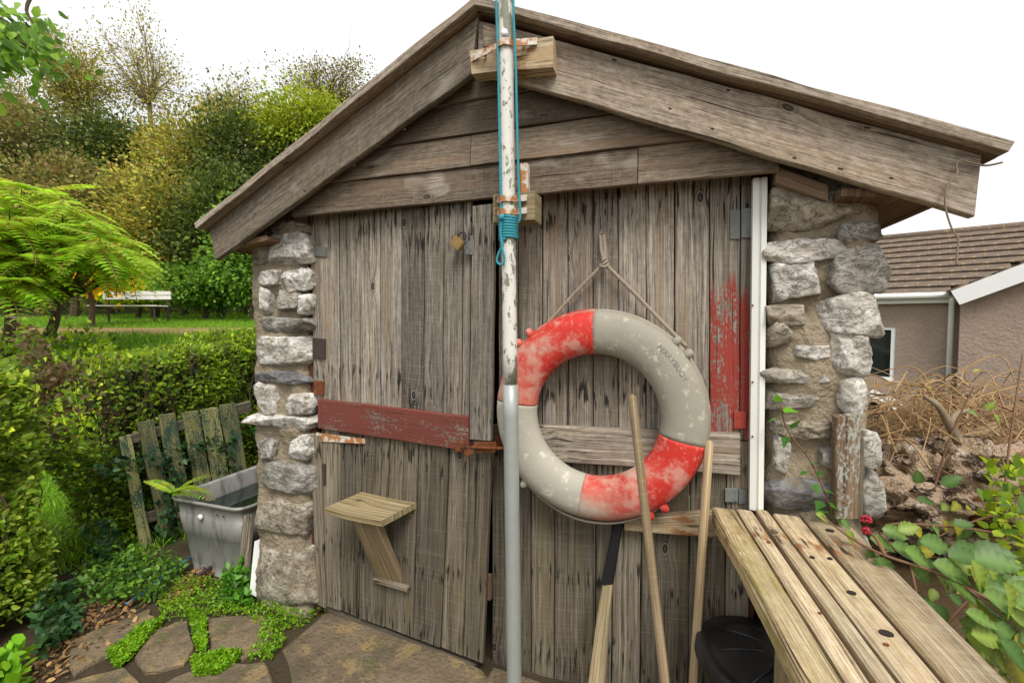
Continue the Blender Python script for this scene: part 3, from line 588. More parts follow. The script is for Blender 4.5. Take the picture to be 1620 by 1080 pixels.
# sliding bolt on the left leaf
plate(dUL, 'bolt_plate', (LP(720, 697, .033), LP(733, 699, .033), LP(733, 716, .033), LP(720, 714, .033)), .006, M['rust'], [(.5, .2), (.5, .8)], n=NL)
plate(dUL, 'bolt_plate', (LP(750, 699, .036), LP(784, 699, .036), LP(784, 716, .036), LP(750, 716, .036)), .008, M['rust'], [(.2, .2), (.8, .2)], n=NL)
bm = bmesh.new(); tube(bm, [LP(730, 707, .042), LP(801, 709, .042)], .006, 10); bmobj('bolt', bm, M['rust'], dUL, True)
lplate(dUL, 'hasp', 736, 372, 748, 402, M['greyiron'], [(.3, .6), (.7, .7), (.5, .85)], .026)
bm = bmesh.new(); tube(bm, [LP(742, 340, .028), LP(742, 378, .028)], .004, 8); bmobj('staple', bm, M['greyiron'], dUL, True)
def padlock(c, ux, s, label, mat, shack_to):
    t = thing('padlock', c, label, 'padlock'); bm = bmesh.new(); uz = V((-ux.z, 0, ux.x)); Mx = [ux, V((0, 1, 0)), uz]
    vs = []
    for dx in (-.5, .5):
        for dy in (-.5, .5):
            for dz in (-.5, .5): vs.append(bm.verts.new(c+ux*dx*s+V((0, dy*s*.42, 0))+uz*dz*s*.85))
    for f in ((0, 1, 3, 2), (4, 6, 7, 5), (0, 4, 5, 1), (2, 3, 7, 6), (0, 2, 6, 4), (1, 5, 7, 3)): bm.faces.new([vs[i] for i in f])
    bmesh.ops.bevel(bm, geom=bm.edges[:], offset=s*.08, segments=2, affect='EDGES'); bmobj('body', bm, mat, t)
    bm = bmesh.new(); p = []
    for a in np.linspace(0, math.pi, 9): p.append(c+uz*(s*.62+math.sin(a)*s*.33)+ux*math.cos(a)*s*.3)
    tube(bm, [c+uz*s*.3+ux*s*.3]+p+[c+uz*s*.3-ux*s*.3], s*.075, 8); bmobj('shackle', bm, M['darkiron'], t, True)
padlock(LP(724, 385, .045), V((.80, 0, -.60)), .050, 'square brass padlock hanging on the hasp of the upper door', M['brass'], None)
padlock(LP(741, 716, .055), V((.80, 0, .60)), .030, 'small rusty padlock hanging on the sliding door bolt', M['rust'], None)

# --- pole blocks
blk = board('mounting_block', P(743, 80, -.215), P(746, 118, -.215), P(875, 56, -.215), P(875, 106, -.215), .055, M['table'], shed, 81, 6, .002, .002)
board('packing_block', P(765, 40, -.185), P(765, 74, -.185), P(794, 50, -.185), P(794, 74, -.185), .03, M['barge'], shed, 82, 3)
lb = board('mounting_block', P(780, 306, -.20), P(780, 352, -.20), P(846, 302, -.20), P(846, 349, -.20), .085, M['mossy'], shed, 83, 4, .002, .002)
board('upright_strip', P(823, 258, -.135), P(834, 258, -.135), P(823, 304, -.135), P(834, 304, -.135), .032, M['rustwhite'], shed, 84, 3)
PX0, PX1 = P(799.5, 0, -.24), P(813.5, 1060, -.24)
pdir = (PX1-PX0)/(PX1.z-PX0.z)
def pole_at(z): return PX0+pdir*(z-PX0.z)
def strap(parent, c0, c1, zc, hw):
    c = pole_at(zc); pts = [c0]
    for a in np.linspace(math.radians(200), math.radians(340), 9): pts.append(V((c.x+math.cos(a)*.029, c.y+math.sin(a)*.029, zc)))
    pts.append(c1); bm = bmesh.new(); rows = []
    for p in pts: rows.append([bm.verts.new(p+V((0, y, z))) for y, z in ((0, -hw), (0, hw), (-.004, hw), (-.004, -hw))])
    for a, b in zip(rows, rows[1:]):
        for i in range(4): bm.faces.new((a[i], a[(i+1) % 4], b[(i+1) % 4], b[i]))
    bm.faces.new(rows[0]); bm.faces.new(rows[-1][::-1]); return bmobj('strap', bm, M['rustwhite'], parent)
strap(blk, P(746, 93, -.217), P(850, 66, -.217), P(800, 74, -.24).z, .011)
for x, y in ((756, 92), (768, 88), (829, 69), (841, 66)):
    bm = bmesh.new(); c = P(x, y, -.221); tube(bm, [c, c+V((0, -.006, 0))], [.006, .004], 8); bmobj('bolt', bm, M['rust'], blk)
for zz, ys in ((314, 0), (334, 0)):
    strap(lb, P(786, zz+2, -.203), P(834, zz-1, -.203), P(806, zz+3, -.24).z, .010)
    for x in (787, 827):
        bm = bmesh.new(); c = P(x, zz, -.207); tube(bm, [c, c+V((0, -.009, 0))], [.008, .006], 8); bmobj('bolt', bm, M['rust'], lb)

# ============================================================ THINGS ON THE SHED
# --- pole
fp = thing('pole', pole_at(0), 'tall metal pole with peeling white paint strapped upright to the shed gable', 'pole')
zj = P(812, 608, -.24).z; zc = P(808, 350, -.24).z
bm = bmesh.new(); tube(bm, [pole_at(z) for z in np.linspace(zj-.01, 4.6, 30)], .0245, 20); bmobj('upper_tube', bm, M['polepaint'], fp, True)
bm = bmesh.new(); tube(bm, [pole_at(z) for z in np.linspace(.0, zj, 12)], .0262, 20); bmobj('lower_tube', bm, M['galv'], fp, True)
for z in (P(806, 316, -.24).z, P(806, 334, -.24).z): bm = bmesh.new(); tube(bm, [pole_at(z-.004), pole_at(z+.004)], .0262, 20); bmobj('joint_ring', bm, M['rust'], fp, True)
bm = bmesh.new(); c = pole_at(P(804, 61, -.24).z)+V((.006, -.03, 0)); tube(bm, [c+V((0, .012, 0)), c+V((0, -.004, 0))], .012, 10); bmobj('bolt_head', bm, M['white'], fp, True)
# --- teal rope
hr = thing('rope', pole_at(P(806, 370, -.24).z), 'teal halyard rope running up the pole and whipped around it', 'rope')
zt, zb = P(806, 345, -.24).z, P(806, 380, -.24).z; coil = []
for a in np.linspace(0, 2*math.pi*8, 8*18): z = zt+(zb-zt)*a/(2*math.pi*8); c = pole_at(z); coil.append(V((c.x+math.cos(a-math.pi/2)*.0295, c.y+math.sin(a-math.pi/2)*.0295, z)))
bm = bmesh.new(); tube(bm, coil, .0054, 7); bmobj('whipping', bm, M['bluerope'], hr, True)
def px_path(l, Y, n=6): return smooth_path([P(x, y, Y) for x, y in l], n)
for l, Y in (([(784, -160), (785, 0), (788, 90), (790, 200), (793, 330), (796, 345)], -.262), ([(812, -160), (812, 0), (814, 60), (816, 110), (818, 200), (821, 300), (823, 340), (820, 352)], -.262)):
    bm = bmesh.new(); tube(bm, px_path(l, Y), .0042, 7); bmobj('line', bm, M['bluerope'], hr, True)
bm = bmesh.new(); tube(bm, px_path([(797, 345), (793, 352), (792, 372), (795, 388), (789, 400), (786, 412), (790, 418), (796, 417), (798, 408), (795, 395), (793, 380)], -.275), .0042, 7); bmobj('loop', bm, M['bluerope'], hr, True)
bm = bmesh.new(); bmesh.ops.create_icosphere(bm, subdivisions=2, radius=.011)
for v in bm.verts: v.co = v.co*(1+noise.noise(v.co*160)*.5)+P(794, 344, -.275)
bmobj('knot', bm, M['bluerope'], hr, True)
# --- lifebuoy
BC = V((.430, -.078, 1.084)); RC, TA, TB = .298, .078, .056
buoy = thing('lifebuoy', BC, 'worn ring lifebuoy with faded red and grey quarters hung on the doors', 'lifebuoy')
def ring_pt(th, ph, lift=0.):
    ca, sa = math.cos(ph), math.sin(ph); x = math.copysign(abs(ca)**.9, ca)*(TA+lift); y = -math.copysign(abs(sa)**.9, sa)*(TB+lift)
    if abs(ph) < .32: x -= .010*(1-abs(ph)/.32)            # groove for the grab line
    if ca > 0 and sa < 0: x += .010*ca
    return V((BC.x+(RC+x)*math.cos(th), BC.y+y, BC.z+(RC+x)*math.sin(th)))
quart = [(math.radians(91), math.radians(174), M['buoyred']), (math.radians(174), math.radians(261), M['buoypale']), (math.radians(261), math.radians(348), M['buoyred']), (math.radians(348), math.radians(451), M['buoygrey'])]
for a0, a1, m in quart:
    bm = bmesh.new(); na, nb = 40, 32; g = [[bm.verts.new(ring_pt(a0+(a1-a0)*i/na, -math.pi+2*math.pi*j/nb)+V((noise.noise((i*.3, j*.4, a0)), 0, noise.noise((i*.3, j*.4, a0+7))))*.0008) for j in range(nb)] for i in range(na+1)]
    for i in range(na):
        for j in range(nb): bm.faces.new((g[i][j], g[i][(j+1) % nb], g[i+1][(j+1) % nb], g[i+1][j]))
    bm.faces.new(g[0]); bm.faces.new(g[-1][::-1]); bmobj('ring_segment', bm, m, buoy, True)
for a, m in ((41, M['buoygrey']), (134, M['buoyred']), (-56, M['buoyred']), (222, M['buoypale'])):
    for da in (-4.2, 4.2):
        th = math.radians(a+da); c = V((BC.x+(RC+TA+.008)*math.cos(th), BC.y-.012, BC.z+(RC+TA+.008)*math.sin(th))); bm = bmesh.new()
        o = V((math.cos(th), 0, math.sin(th))); tube(bm, [c-o*.025, c+o*.006, c+o*.014], [.017, .014, .008], 10); bmobj('lug', bm, m, buoy, True)
gl = []
for a in np.linspace(0, 360, 97):
    th = math.radians(a); sag = .006*math.sin(math.radians((a-41)*2))**2; rr_ = RC+TA+(.003+sag if 225 < a < 305 else -.006); gl.append(V((BC.x+rr_*math.cos(th), BC.y+.002-(.018*math.sin(math.pi*(a-225)/80) if 225 < a < 305 else 0), BC.z+rr_*math.sin(th))))
bm = bmesh.new(); rope_mesh(bm, gl, .0055, seg=5, step=.007); bmobj('grab_line', bm, M['rope'], buoy, True)
# embossed maker's word, bent along the ring
fc = bpy.data.curves.new('lettering', 'FONT'); fc.body = 'PERRYBUOY'; fc.size = .026; fc.extrude = .0012; fc.align_x = 'CENTER'; fc.space_character = 1.02
to = bpy.data.objects.new('lettering_tmp', fc); COL.objects.link(to); bpy.context.view_layer.update()
tm = bpy.data.meshes.new_from_object(to.evaluated_get(bpy.context.evaluated_depsgraph_get())); bpy.data.objects.remove(to)
for v in tm.vertices:
    x, y, z = v.co; ro = RC+.024+y*.9; th = math.radians(38)-x/ro; t = min(.98, abs(ro-RC)/TA); dep = -TB*(1-t**2.2)**.5
    v.co = V((BC.x+ro*math.cos(th), BC.y+dep-z*.9, BC.z+ro*math.sin(th)))
link('lettering', tm, plain('embossed_letter', (.15, .14, .115), .8, .1, 20, .1), buoy)
# --- hanging rope
hg = thing('hanging_rope', P(952, 370, -.012), 'grey twisted cord knotted on a nail and holding the lifebuoy', 'rope')
kn = P(956, 416, -.03)
for l in ([P(950, 372, -.014), P(951, 395, -.02), kn], [P(955, 372, -.014), P(957, 395, -.02), kn], [kn, P(905, 468, -.035), P(866, 512, -.05), P(852, 524, -.06)], [kn, P(1010, 470, -.035), P(1060, 522, -.05), P(1086, 548, -.06)]):
    bm = bmesh.new(); rope_mesh(bm, l, .0072, seg=6, step=.005); bmobj('cord', bm, M['rope'], hg, True)
bm = bmesh.new()
for i in range(3):
    pts = [kn+V((math.cos(a)*.013*(1-.2*i), math.sin(a)*.010-.004, math.sin(a+i*1.1)*.009+(i-1)*.006)) for a in np.linspace(0, 2*math.pi, 15)]; tube(bm, pts, .0052, 7)
bmobj('knot', bm, M['rope'], hg, True)['kind'] = 'stuff'
bm = bmesh.new(); tube(bm, [P(952, 371, .004), P(952, 370, -.022)], .003, 7); bmobj('nail', bm, M['rust'], hg)
# --- small bracket shelf on the lower left door
sh = thing('shelf', LP(585, 800, .02), 'small mossy wooden bracket shelf fixed to the lower left door', 'shelf')
zs = LP(575, 775, .01).z-.01; a0 = LP(573, 772, .004); a1 = LP(658, 786, .004); a0.z = a1.z = zs
q0 = G(513, 803, zs-.012); q1 = G(602, 823, zs-.012)
board('shelf_board', a0.lerp(a1, 0), q0, a1, q1, .026, M['mossy'], sh, 101, 5, .003, .004, back=(0, 0, -1))
b0, b1 = LP(556, 822, .16), LP(596, 828, .16); c0, c1 = LP(596, 916, .012), LP(634, 922, .012)
board('brace', b0, b1, c0, c1, .03, M['handle'], sh, 102, 5)
board('cleat', LP(590, 914, .03), LP(590, 921, .03), LP(644, 929, .03), LP(644, 937, .03), .024, M['doorlow'], sh, 103, 3)
board('cleat', a0+V((.02, -.02, -.03)), a0+V((.02, -.02, -.06)), a1+V((-.02, -.02, -.03)), a1+V((-.02, -.02, -.06)), .02, M['mossy'], sh, 104, 3)
# --- leaning handles
def rod(name, label, pts, rads, mat, seg=14, cat='handle'):
    bm = bmesh.new(); rr_ = tube(bm, pts, rads, seg); uvl = bm.loops.layers.uv.new('UVMap'); ab_ = bm.loops.layers.uv.new('abs'); idx = {v: (i, k) for i, r_ in enumerate(rr_) for k, v in enumerate(r_)}
    for f in bm.faces:
        for lp in f.loops: i, k = idx[lp.vert]; u = (V(pts[i])-V(pts[0])).length; lp[uvl].uv = (u+3, k/seg*.09+5); lp[ab_].uv = (u, k/seg*.09)
    return tag(bmobj(name, bm, mat, None, True), label, cat)
def seg_pts(a, b, n=10): return [V(a).lerp(V(b), i/n) for i in range(n+1)]
def to_ground(a, b, z=.005): t = (z-a.z)/(b.z-a.z); return a.lerp(b, t)
A_ = P(1000, 628, -.185); B_ = DP(1052, 1080, 1.20); e = to_ground(A_, B_, .03); pp = seg_pts(A_, e, 14); d_ = (A_-e).normalized()
rod('broom_handle', 'long pale round broom handle leaning in front of the lifebuoy', [A_+d_*.010, A_+d_*.006]+pp, [.004, .010]+[.0135]*15, M['handle'])
A_ = P(1122, 700, -.10); B_ = DP(1097, 1080, 1.42); e = to_ground(A_, B_, .03); rod('wooden_pole', 'thin brown wooden pole leaning beside the plank table', [A_+V((0, 0, .008))]+seg_pts(A_, e, 12), [.006]+[.0135]*13, M['handle'])
pd = thing('paddle', to_ground(P(985, 825, -.035), DP(940, 1090, 1.50), .0), 'flat wooden paddle with a black taped grip standing under the lifebuoy', 'paddle')
A_ = P(986, 800, -.035); G_ = P(961, 925, -.07); B_ = DP(944, 1080, 1.50); e = to_ground(G_, B_, .02); sx = V((.93, .30, .12)).normalized()
board('grip', A_-sx*.016, A_+sx*.016, G_-sx*.021, G_+sx*.021, .024, M['grip'], pd, 110, 6, .006)
board('blade', G_-sx*.020+V((0, .002, 0)), G_+sx*.020+V((0, .002, 0)), e-sx*.036, e+sx*.036, .020, M['mossy'], pd, 111, 10, .006)
# --- plank table
tb = thing('plank_table', (1.05, -.5, 0), 'long plank table of weathered pale boards butting against the stone wall', 'table')
zt_ = .80
seams = [(1127, 1163.5, 1273, 1390), (1165.5, 1193, 1393, 1450), (1194, 1216, 1452, 1487), (1218.5, 1261, 1491, 1585), (1263.5, 1331, 1589, 1690)]
L0, R0 = G(1127, 803, zt_), G(1331, 815, zt_); L1, R1 = G(1273, 1073, zt_), G(1600, 1078, zt_)
dl = (L1-L0).normalized(); drr = (R1-R0).normalized(); W0 = [0, .19, .335, .455, .68, 1.0]; LEN = 1.55
yend = [-.075, -.055, -.052, -.058, -.045]
for i in range(5):
    f0, f1 = W0[i]+(.014 if i else 0), W0[i+1]-(.014 if i < 4 else 0); pa = L0.lerp(R0, f0); pb = L0.lerp(R0, f1); da = dl.lerp(drr, f0); db = dl.lerp(drr, f1)
    def ye(p, d, y): return p+d*((y-p.y)/d.y)
    a, b = ye(pa, da, yend[i]), ye(pb, db, yend[i]-.004); rz = random.Random(i).uniform(-.003, .003)
    up_ = V((0, 0, rz)); board('plank', a+up_, b+up_, a+da*LEN+up_, b+db*LEN+up_, .038, M['tablemoss'] if i == 0 else M['table'], tb, 120+i, 26, .005, .0012, back=(0, 0, -1))
el = L0+V((-.002, 0, -.004)); board('edge_rail', el+dl*.01, el+dl*.01+V((0, 0, -.05)), el+dl*LEN, el+dl*LEN+V((0, 0, -.05)), .03, M['tablemoss'], tb, 130, 26, .008, .009, back=(1, 0, 0))
for t in (.55, 1.4):
    for q, dd in ((L0, dl), (R0, drr)):
        p = q+dd*t+V((.06 if q is L0 else -.08, 0, -.04)); z0 = float(tz(p.x, p.y))
        board('leg', p+V((-.035, 0, 0)), p+V((.035, 0, 0)), V((p.x-.035, p.y, z0)), V((p.x+.035, p.y, z0)), .05, M['mossy'], tb, 140, 4)
    p = L0+dl*t; q = R0+drr*t; board('bearer', p+V((.03, -.03, -.042)), p+V((.03, -.03, -.11)), q+V((-.03, -.03, -.042)), q+V((-.03, -.03, -.11)), .04, M['mossy'], tb, 145, 4)
M['hole'] = plain('dark_hole', (.02, .014, .01), .9, .2, 20, .1)
for x, y, r_ in ((1313, 838, .009), (1347, 936, .0075), (1402, 1000, .010), (1402, 1018, .004), (1216, 856, .004), (1183, 858, .005), (1190, 861, .004), (1285, 880, .005), (1313, 882, .005), (1228, 909, .003), (1297, 968, .003), (1255, 1003, .003)):
    c = G(x, y, zt_+.0015); bm = bmesh.new(); rr_ = [bm.verts.new(c+V((math.cos(a)*r_*1.25, math.sin(a)*r_, 0))) for a in np.linspace(0, 2*math.pi, 13)[:-1]]; lo = [bm.verts.new(v.co+V((0, 0, -.006))) for v in rr_]
    bm.faces.new(rr_); bm.faces.new(lo[::-1])
    for i in range(12): bm.faces.new((rr_[i], lo[i], lo[(i+1) % 12], rr_[(i+1) % 12]))
    bmobj('bolt_hole' if r_ > .006 else 'nail', bm, M['hole'] if r_ > .0045 else M['rust'], tb)
# --- black dustbin under the table, crumpled bag on its lid
bc = V((1.03, -.25, 0)); bn = thing('dustbin', bc, 'black plastic dustbin with ribbed lid standing under the plank table', 'dustbin')
def lathe(bm, c, prof, seg=48, Mx=None):
    rows = []
    for r_, z in prof:
        rows.append([bm.verts.new(c+(Mx @ V((r_*math.cos(a), r_*math.sin(a), z)) if Mx else V((r_*math.cos(a), r_*math.sin(a), z)))) for a in np.linspace(0, 2*math.pi, seg+1)[:-1]])
    for a, b in zip(rows, rows[1:]):
        for i in range(seg): bm.faces.new((a[i], a[(i+1) % seg], b[(i+1) % seg], b[i]))
    bm.faces.new(rows[0][::-1]); bm.faces.new(rows[-1]); return rows
bm = bmesh.new(); lathe(bm, bc, [(.19, .02), (.20, .02), (.245, .39), (.25, .40), (.25, .41)]); bmobj('body', bm, M['black'], bn, True)
from mathutils import Matrix
lt = Matrix.Rotation(math.radians(8), 3, 'Y') @ Matrix.Rotation(math.radians(-7), 3, 'X'); lc = bc+V((0, 0, .415))
bm = bmesh.new(); lathe(bm, lc, [(.262, -.035), (.268, -.03), (.268, 0), (.262, .008), (.245, .006), (.235, -.002), (.225, .004), (.17, .026), (.10, .038), (.045, .042), (.04, .036), (.002, .036)], 56, lt); lid = bmobj('lid', bm, M['black'], bn, True)
for i in range(10):
    a = i*2*math.pi/10+.2; bm = bmesh.new(); u = V((math.cos(a), math.sin(a), 0)); s_ = V((-math.sin(a), math.cos(a), 0)); pts = [lc+lt @ (u*r_+V((0, 0, z))) for r_, z in ((.09, .038), (.13, .035), (.17, .027), (.21, .013))]; tube(bm, pts, [.002, .005, .005, .002], 6); bmobj('rib', bm, M['black'], lid, True)
bm = bmesh.new(); bmesh.ops.create_icosphere(bm, subdivisions=4, radius=1)
for v in bm.verts:
    d = v.co.copy(); n1 = noise.ridged_multi_fractal(d*1.6, .8, 2.1, 5, 1., 2.); v.co = lc+lt @ V((.015+d.x*.10*(.75+n1*.22), -.13+d.y*.075*(.75+n1*.22), .035+max(-.025, d.z*.04*(.5+n1*.45))))
tag(bmobj('plastic_bag', bm, M['bag'], None), 'crumpled black plastic bag lying on the dustbin lid', 'bag')
# --- wire on the right bargeboard, broken posts, ivy
bm = bmesh.new(); tube(bm, px_path([(1586, 257), (1560, 262), (1538, 258), (1520, 254), (1513, 262), (1514, 275), (1503, 288), (1496, 305), (1496, 330), (1506, 362), (1516, 378), (1514, 400), (1513, 418)], -.178), .0026, 6)
tag(bmobj('wire', bm, M['barkgrey'], None, True), 'bent loose wire dangling from the right end of the roof board', 'wire')
t = thing('post', P(1342, 790, -.10), 'short wooden post with peeling pale paint standing against the stone wall', 'post'); z0 = float(tz(1.2, -.1))
a, b = P(1325, 661, -.10), P(1362, 657, -.10); c, d = P(1322, 820, -.10), P(1358, 820, -.10); board('post_body', a, b, c, d, .05, M['peel'], t, 150, 10, .004, .004)
a, b = P(1357, 694, -.085), P(1368, 694, -.085); c, d = P(1355, 820, -.085), P(1366, 820, -.085); tag(board('stake', a, b, c, d, .03, M['doorlow'], None, 151, 6), 'narrow grey stake beside the peeling wooden post', 'stake')

# ============================================================ LEFT YARD
# --- galvanised tank
tk = thing('water_tank', (-1.73, .45, 0), 'grey galvanised water tank with a brass tap beside the stone wall', 'tank')
def rrect(x0, x1, y0, y1, r, n=6):
    p = []
    for cx_, cy_, a0 in ((x1-r, y1-r, 0), (x0+r, y1-r, 90), (x0+r, y0+r, 180), (x1-r, y0+r, 270)):
        for i in range(n+1): a = math.radians(a0+90*i/n); p.append((cx_+r*math.cos(a), cy_+r*math.sin(a)))
    return p
prof = [(0, 0.0, 0), (0, .02, 0), (.06, .10, 0), (.22, .10, 0), (.225, .115, .004), (.33, .115, .004), (.335, .12, 0), (.405, .12, 0), (.41, .12, .014), (.425, .12, .014), (.425, .12, .002), (.41, .12, -.004), (.30, .11, -.006)]
bm = bmesh.new(); rows = []
for z, tp, off in prof:
    k_ = (.425-z)/.425*.085; rows.append([bm.verts.new((x, y, z)) for x, y in rrect(-2.0+k_-off, -1.46-k_*.25+off, .075+k_*.35-off, .98-k_+off, .075)])
nn_ = len(rows[0])
for a, b in zip(rows, rows[1:]):
    for i in range(nn_): bm.faces.new((a[i], a[(i+1) % nn_], b[(i+1) % nn_], b[i]))
bm.faces.new(rows[0][::-1]); bmobj('body', bm, M['zinc'], tk, True)
bm = bmesh.new(); k_ = .025; bm.faces.new([bm.verts.new((x, y, .325)) for x, y in rrect(-1.99+k_, -1.475-k_*.3, .09+k_, .965-k_, .07)]); bmobj('water', bm, M['water'], tk)
bm = bmesh.new(); c = P(318, 817, .07); tube(bm, [c, c+V((0, -.012, 0))], [.016, .013], 14); bmobj('plug', bm, M['white'], tk, True)
for x, y in ((343, 815), (353, 817)): bm = bmesh.new(); c = P(x, y, .066); tube(bm, [c, c+V((0, .004, 0))], .005, 8); bmobj('bolt_hole', bm, M['hole'], tk)
c = P(330, 899, .085); bm = bmesh.new(); tube(bm, [c+V((0, .02, 0)), c+V((0, -.03, 0)), c+V((-.006, -.05, -.006)), c+V((-.01, -.055, -.03))], [.011, .011, .009, .008], 10); tube(bm, [c+V((0, -.025, 0)), c+V((0, -.025, .024))], .006, 8); bmobj('tap', bm, M['darkiron'], tk, True)['kind'] = 'stuff'
tag(board('white_board', P(402, 856, .02), P(421, 848, .02), P(394, 938, -.03), P(411, 946, -.03), .02, M['white'], None, 160, 4), 'plain white board leaning between the tank and the stone wall', 'board')
tag(board('grey_board', (-1.43, .06, .40), (-1.36, .05, .42), (-1.445, .01, .005), (-1.37, .0, .005), .02, M['doorlow'], None, 161, 4), 'grey timber offcut leaning behind the white board', 'board')
# --- picket panel
pk = thing('picket_panel', (-2.35, .5, 0), 'old green painted picket fence panel leaning against the hedge', 'fence panel')
def FP(x, y, o=0.): n_ = np.array((.995, -.10, .0)); return PLN(x, y, np.array((-2.36, .5, 0))+n_*o, n_)
for i, (xa, ya, xb, yb) in enumerate([(190, 692, 226, 874), (218, 668, 262, 876), (252, 657, 292, 880), (288, 653, 326, 860), (319, 648, 352, 850), (349, 641, 378, 830)]):
    w_ = 18 if i == 0 else 26; board('picket', FP(xa, ya), FP(xa+w_, ya-4), FP(xb, yb), FP(xb+w_, yb-2), .02, M['picket'], pk, 170+i, 8, .003, .003, back=(-1, 0, 0))
board('rail', FP(200, 690, -.022), FP(202, 704, -.022), FP(396, 634, -.022), FP(398, 651, -.022), .03, M['doorlow'], pk, 180, 8, back=(-1, 0, 0))
board('rail', FP(228, 812, -.022), FP(230, 828, -.022), FP(400, 765, -.022), FP(402, 780, -.022), .03, M['doorlow'], pk, 181, 8, back=(-1, 0, 0))
# --- hedges
def hedge(name, label, x0, x1, y0, y1, ztop, n, size, pal, brown=None, seed=0, stems=12, lift=.05, over=0., probs=(.50, .30, .12, .08)):
    t = thing(name, ((x0+x1)/2, (y0+y1)/2, 0), label, 'hedge'); r_ = np.random.default_rng(seed)
    u = r_.random((n, 3)); face = r_.choice(4, n, p=probs); p = np.empty((n, 3)); d = np.zeros((n, 3)); dep = np.abs(r_.normal(0, .07, n))
    zt = lambda y: ztop[0]+(ztop[1]-ztop[0])*np.clip((y-y0)/(y1-y0), 0, 1)
    Y_ = y0+(y1-y0)*u[:, 1]; X_ = x0+(x1-x0)*u[:, 0]; zz = lift+(zt(Y_)-lift)*u[:, 2]
    p[:] = np.stack([X_, Y_, zz], 1)
    f = face == 0; p[f, 0] = x1-dep[f]; d[f] = (1, 0, .35)
    f = face == 1; p[f, 2] = zt(Y_[f])-dep[f]; d[f] = (.1, 0, 1)
    f = face == 2; p[f, 1] = np.where(u[f, 2] > -1, y0+dep[f], y0); d[f] = (.2, -1, .3)
    f = face == 3; p[f, 1] = y1-dep[f]; d[f] = (.2, 1, .3)
    bul = np.array([noise.fractal((q[0]*2.2, q[1]*2.2, q[2]*2.2+seed), 1., 2., 4) for q in p]); p += d*(bul*.10)[:, None]
    edge = np.clip((p[:, 2]-zt(p[:, 1])+.25)/.25, 0, 1)*np.clip((p[:, 0]-x1+.25)/.25, 0, 1); p[:, 0] -= edge*.06; p[:, 2] -= edge*.05
    if over: p[:, 1] -= over*np.clip((p[:, 2]-.3)/.55, 0, 1)*np.clip(1-(p[:, 1]-y0)/.5, 0, 1)
    clump = np.array([noise.noise((q[0]*7, q[1]*7, q[2]*7+seed)) for q in p]); keep = clump > -.33; cols = colmix(n, pal)*(1+clump*.5)[:, None]
    new = r_.random(n) < np.where(face == 1, .35, .10); cols[new] = cols[new]*np.array((1.7, 1.5, 1.2))
    if brown is not None:
        b = brown(p, bul); rb = r_.random(n) < b; keep &= ~(rb & (r_.random(n) < .55)); cols[rb] = colmix(rb.sum(), [(.075, .052, .028), (.11, .075, .038), (.05, .036, .02)])
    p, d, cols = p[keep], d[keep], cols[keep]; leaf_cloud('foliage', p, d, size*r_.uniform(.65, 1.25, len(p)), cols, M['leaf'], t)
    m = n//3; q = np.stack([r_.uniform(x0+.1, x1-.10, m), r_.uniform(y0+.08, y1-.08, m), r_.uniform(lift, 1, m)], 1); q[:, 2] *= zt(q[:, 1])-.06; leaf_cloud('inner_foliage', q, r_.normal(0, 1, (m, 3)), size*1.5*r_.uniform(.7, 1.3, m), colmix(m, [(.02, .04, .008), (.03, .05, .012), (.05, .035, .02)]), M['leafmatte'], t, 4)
    bm = bmesh.new()
    for i in range(stems*14):
        bx_, by_ = r_.uniform(x0+.15, x1-.10), r_.uniform(y0+.03, y1-.03); q = V((bx_, by_, 0)); pts = [q]
        for k_ in range(6): q = q+V((r_.normal(.015, .05), r_.normal(0, .055), float(zt(by_))*.165)); pts.append(V((min(q.x, x1-.01), min(max(q.y, y0+.01), y1), q.z)))
        tube(bm, smooth_path(pts, 2), list(np.linspace(.010 if i < stems*3 else .004, .0015, 13)), 4, False)
    bmobj('stems', bm, M['bark'], t)['kind'] = 'stuff'
    return t
brn = lambda p, b: np.clip(1.3-np.abs(p[:, 1]+.04+b*.25)/.20, 0, 1)*np.clip((p[:, 2]-.62)/.2, 0, 1)*.95+.05
hedge('hedge', 'clipped green hedge with a brown dead patch behind the picket panel', -3.0, -2.47, .10, 2.6, (1.14, 1.52), 40000, .036, [(.095, .155, .020), (.145, .20, .028), (.055, .10, .016)], brn, 1, 22, over=.30)
hedge('hedge', 'clipped round leaved hedge standing alone at the edge of the stone path', -3.2, -2.12, -2.4, -.39, (1.2, 1.21), 40000, .036, [(.10, .165, .022), (.15, .215, .033), (.065, .115, .017), (.20, .24, .05)], None, 2, 12, probs=(.5, .22, .02, .26))
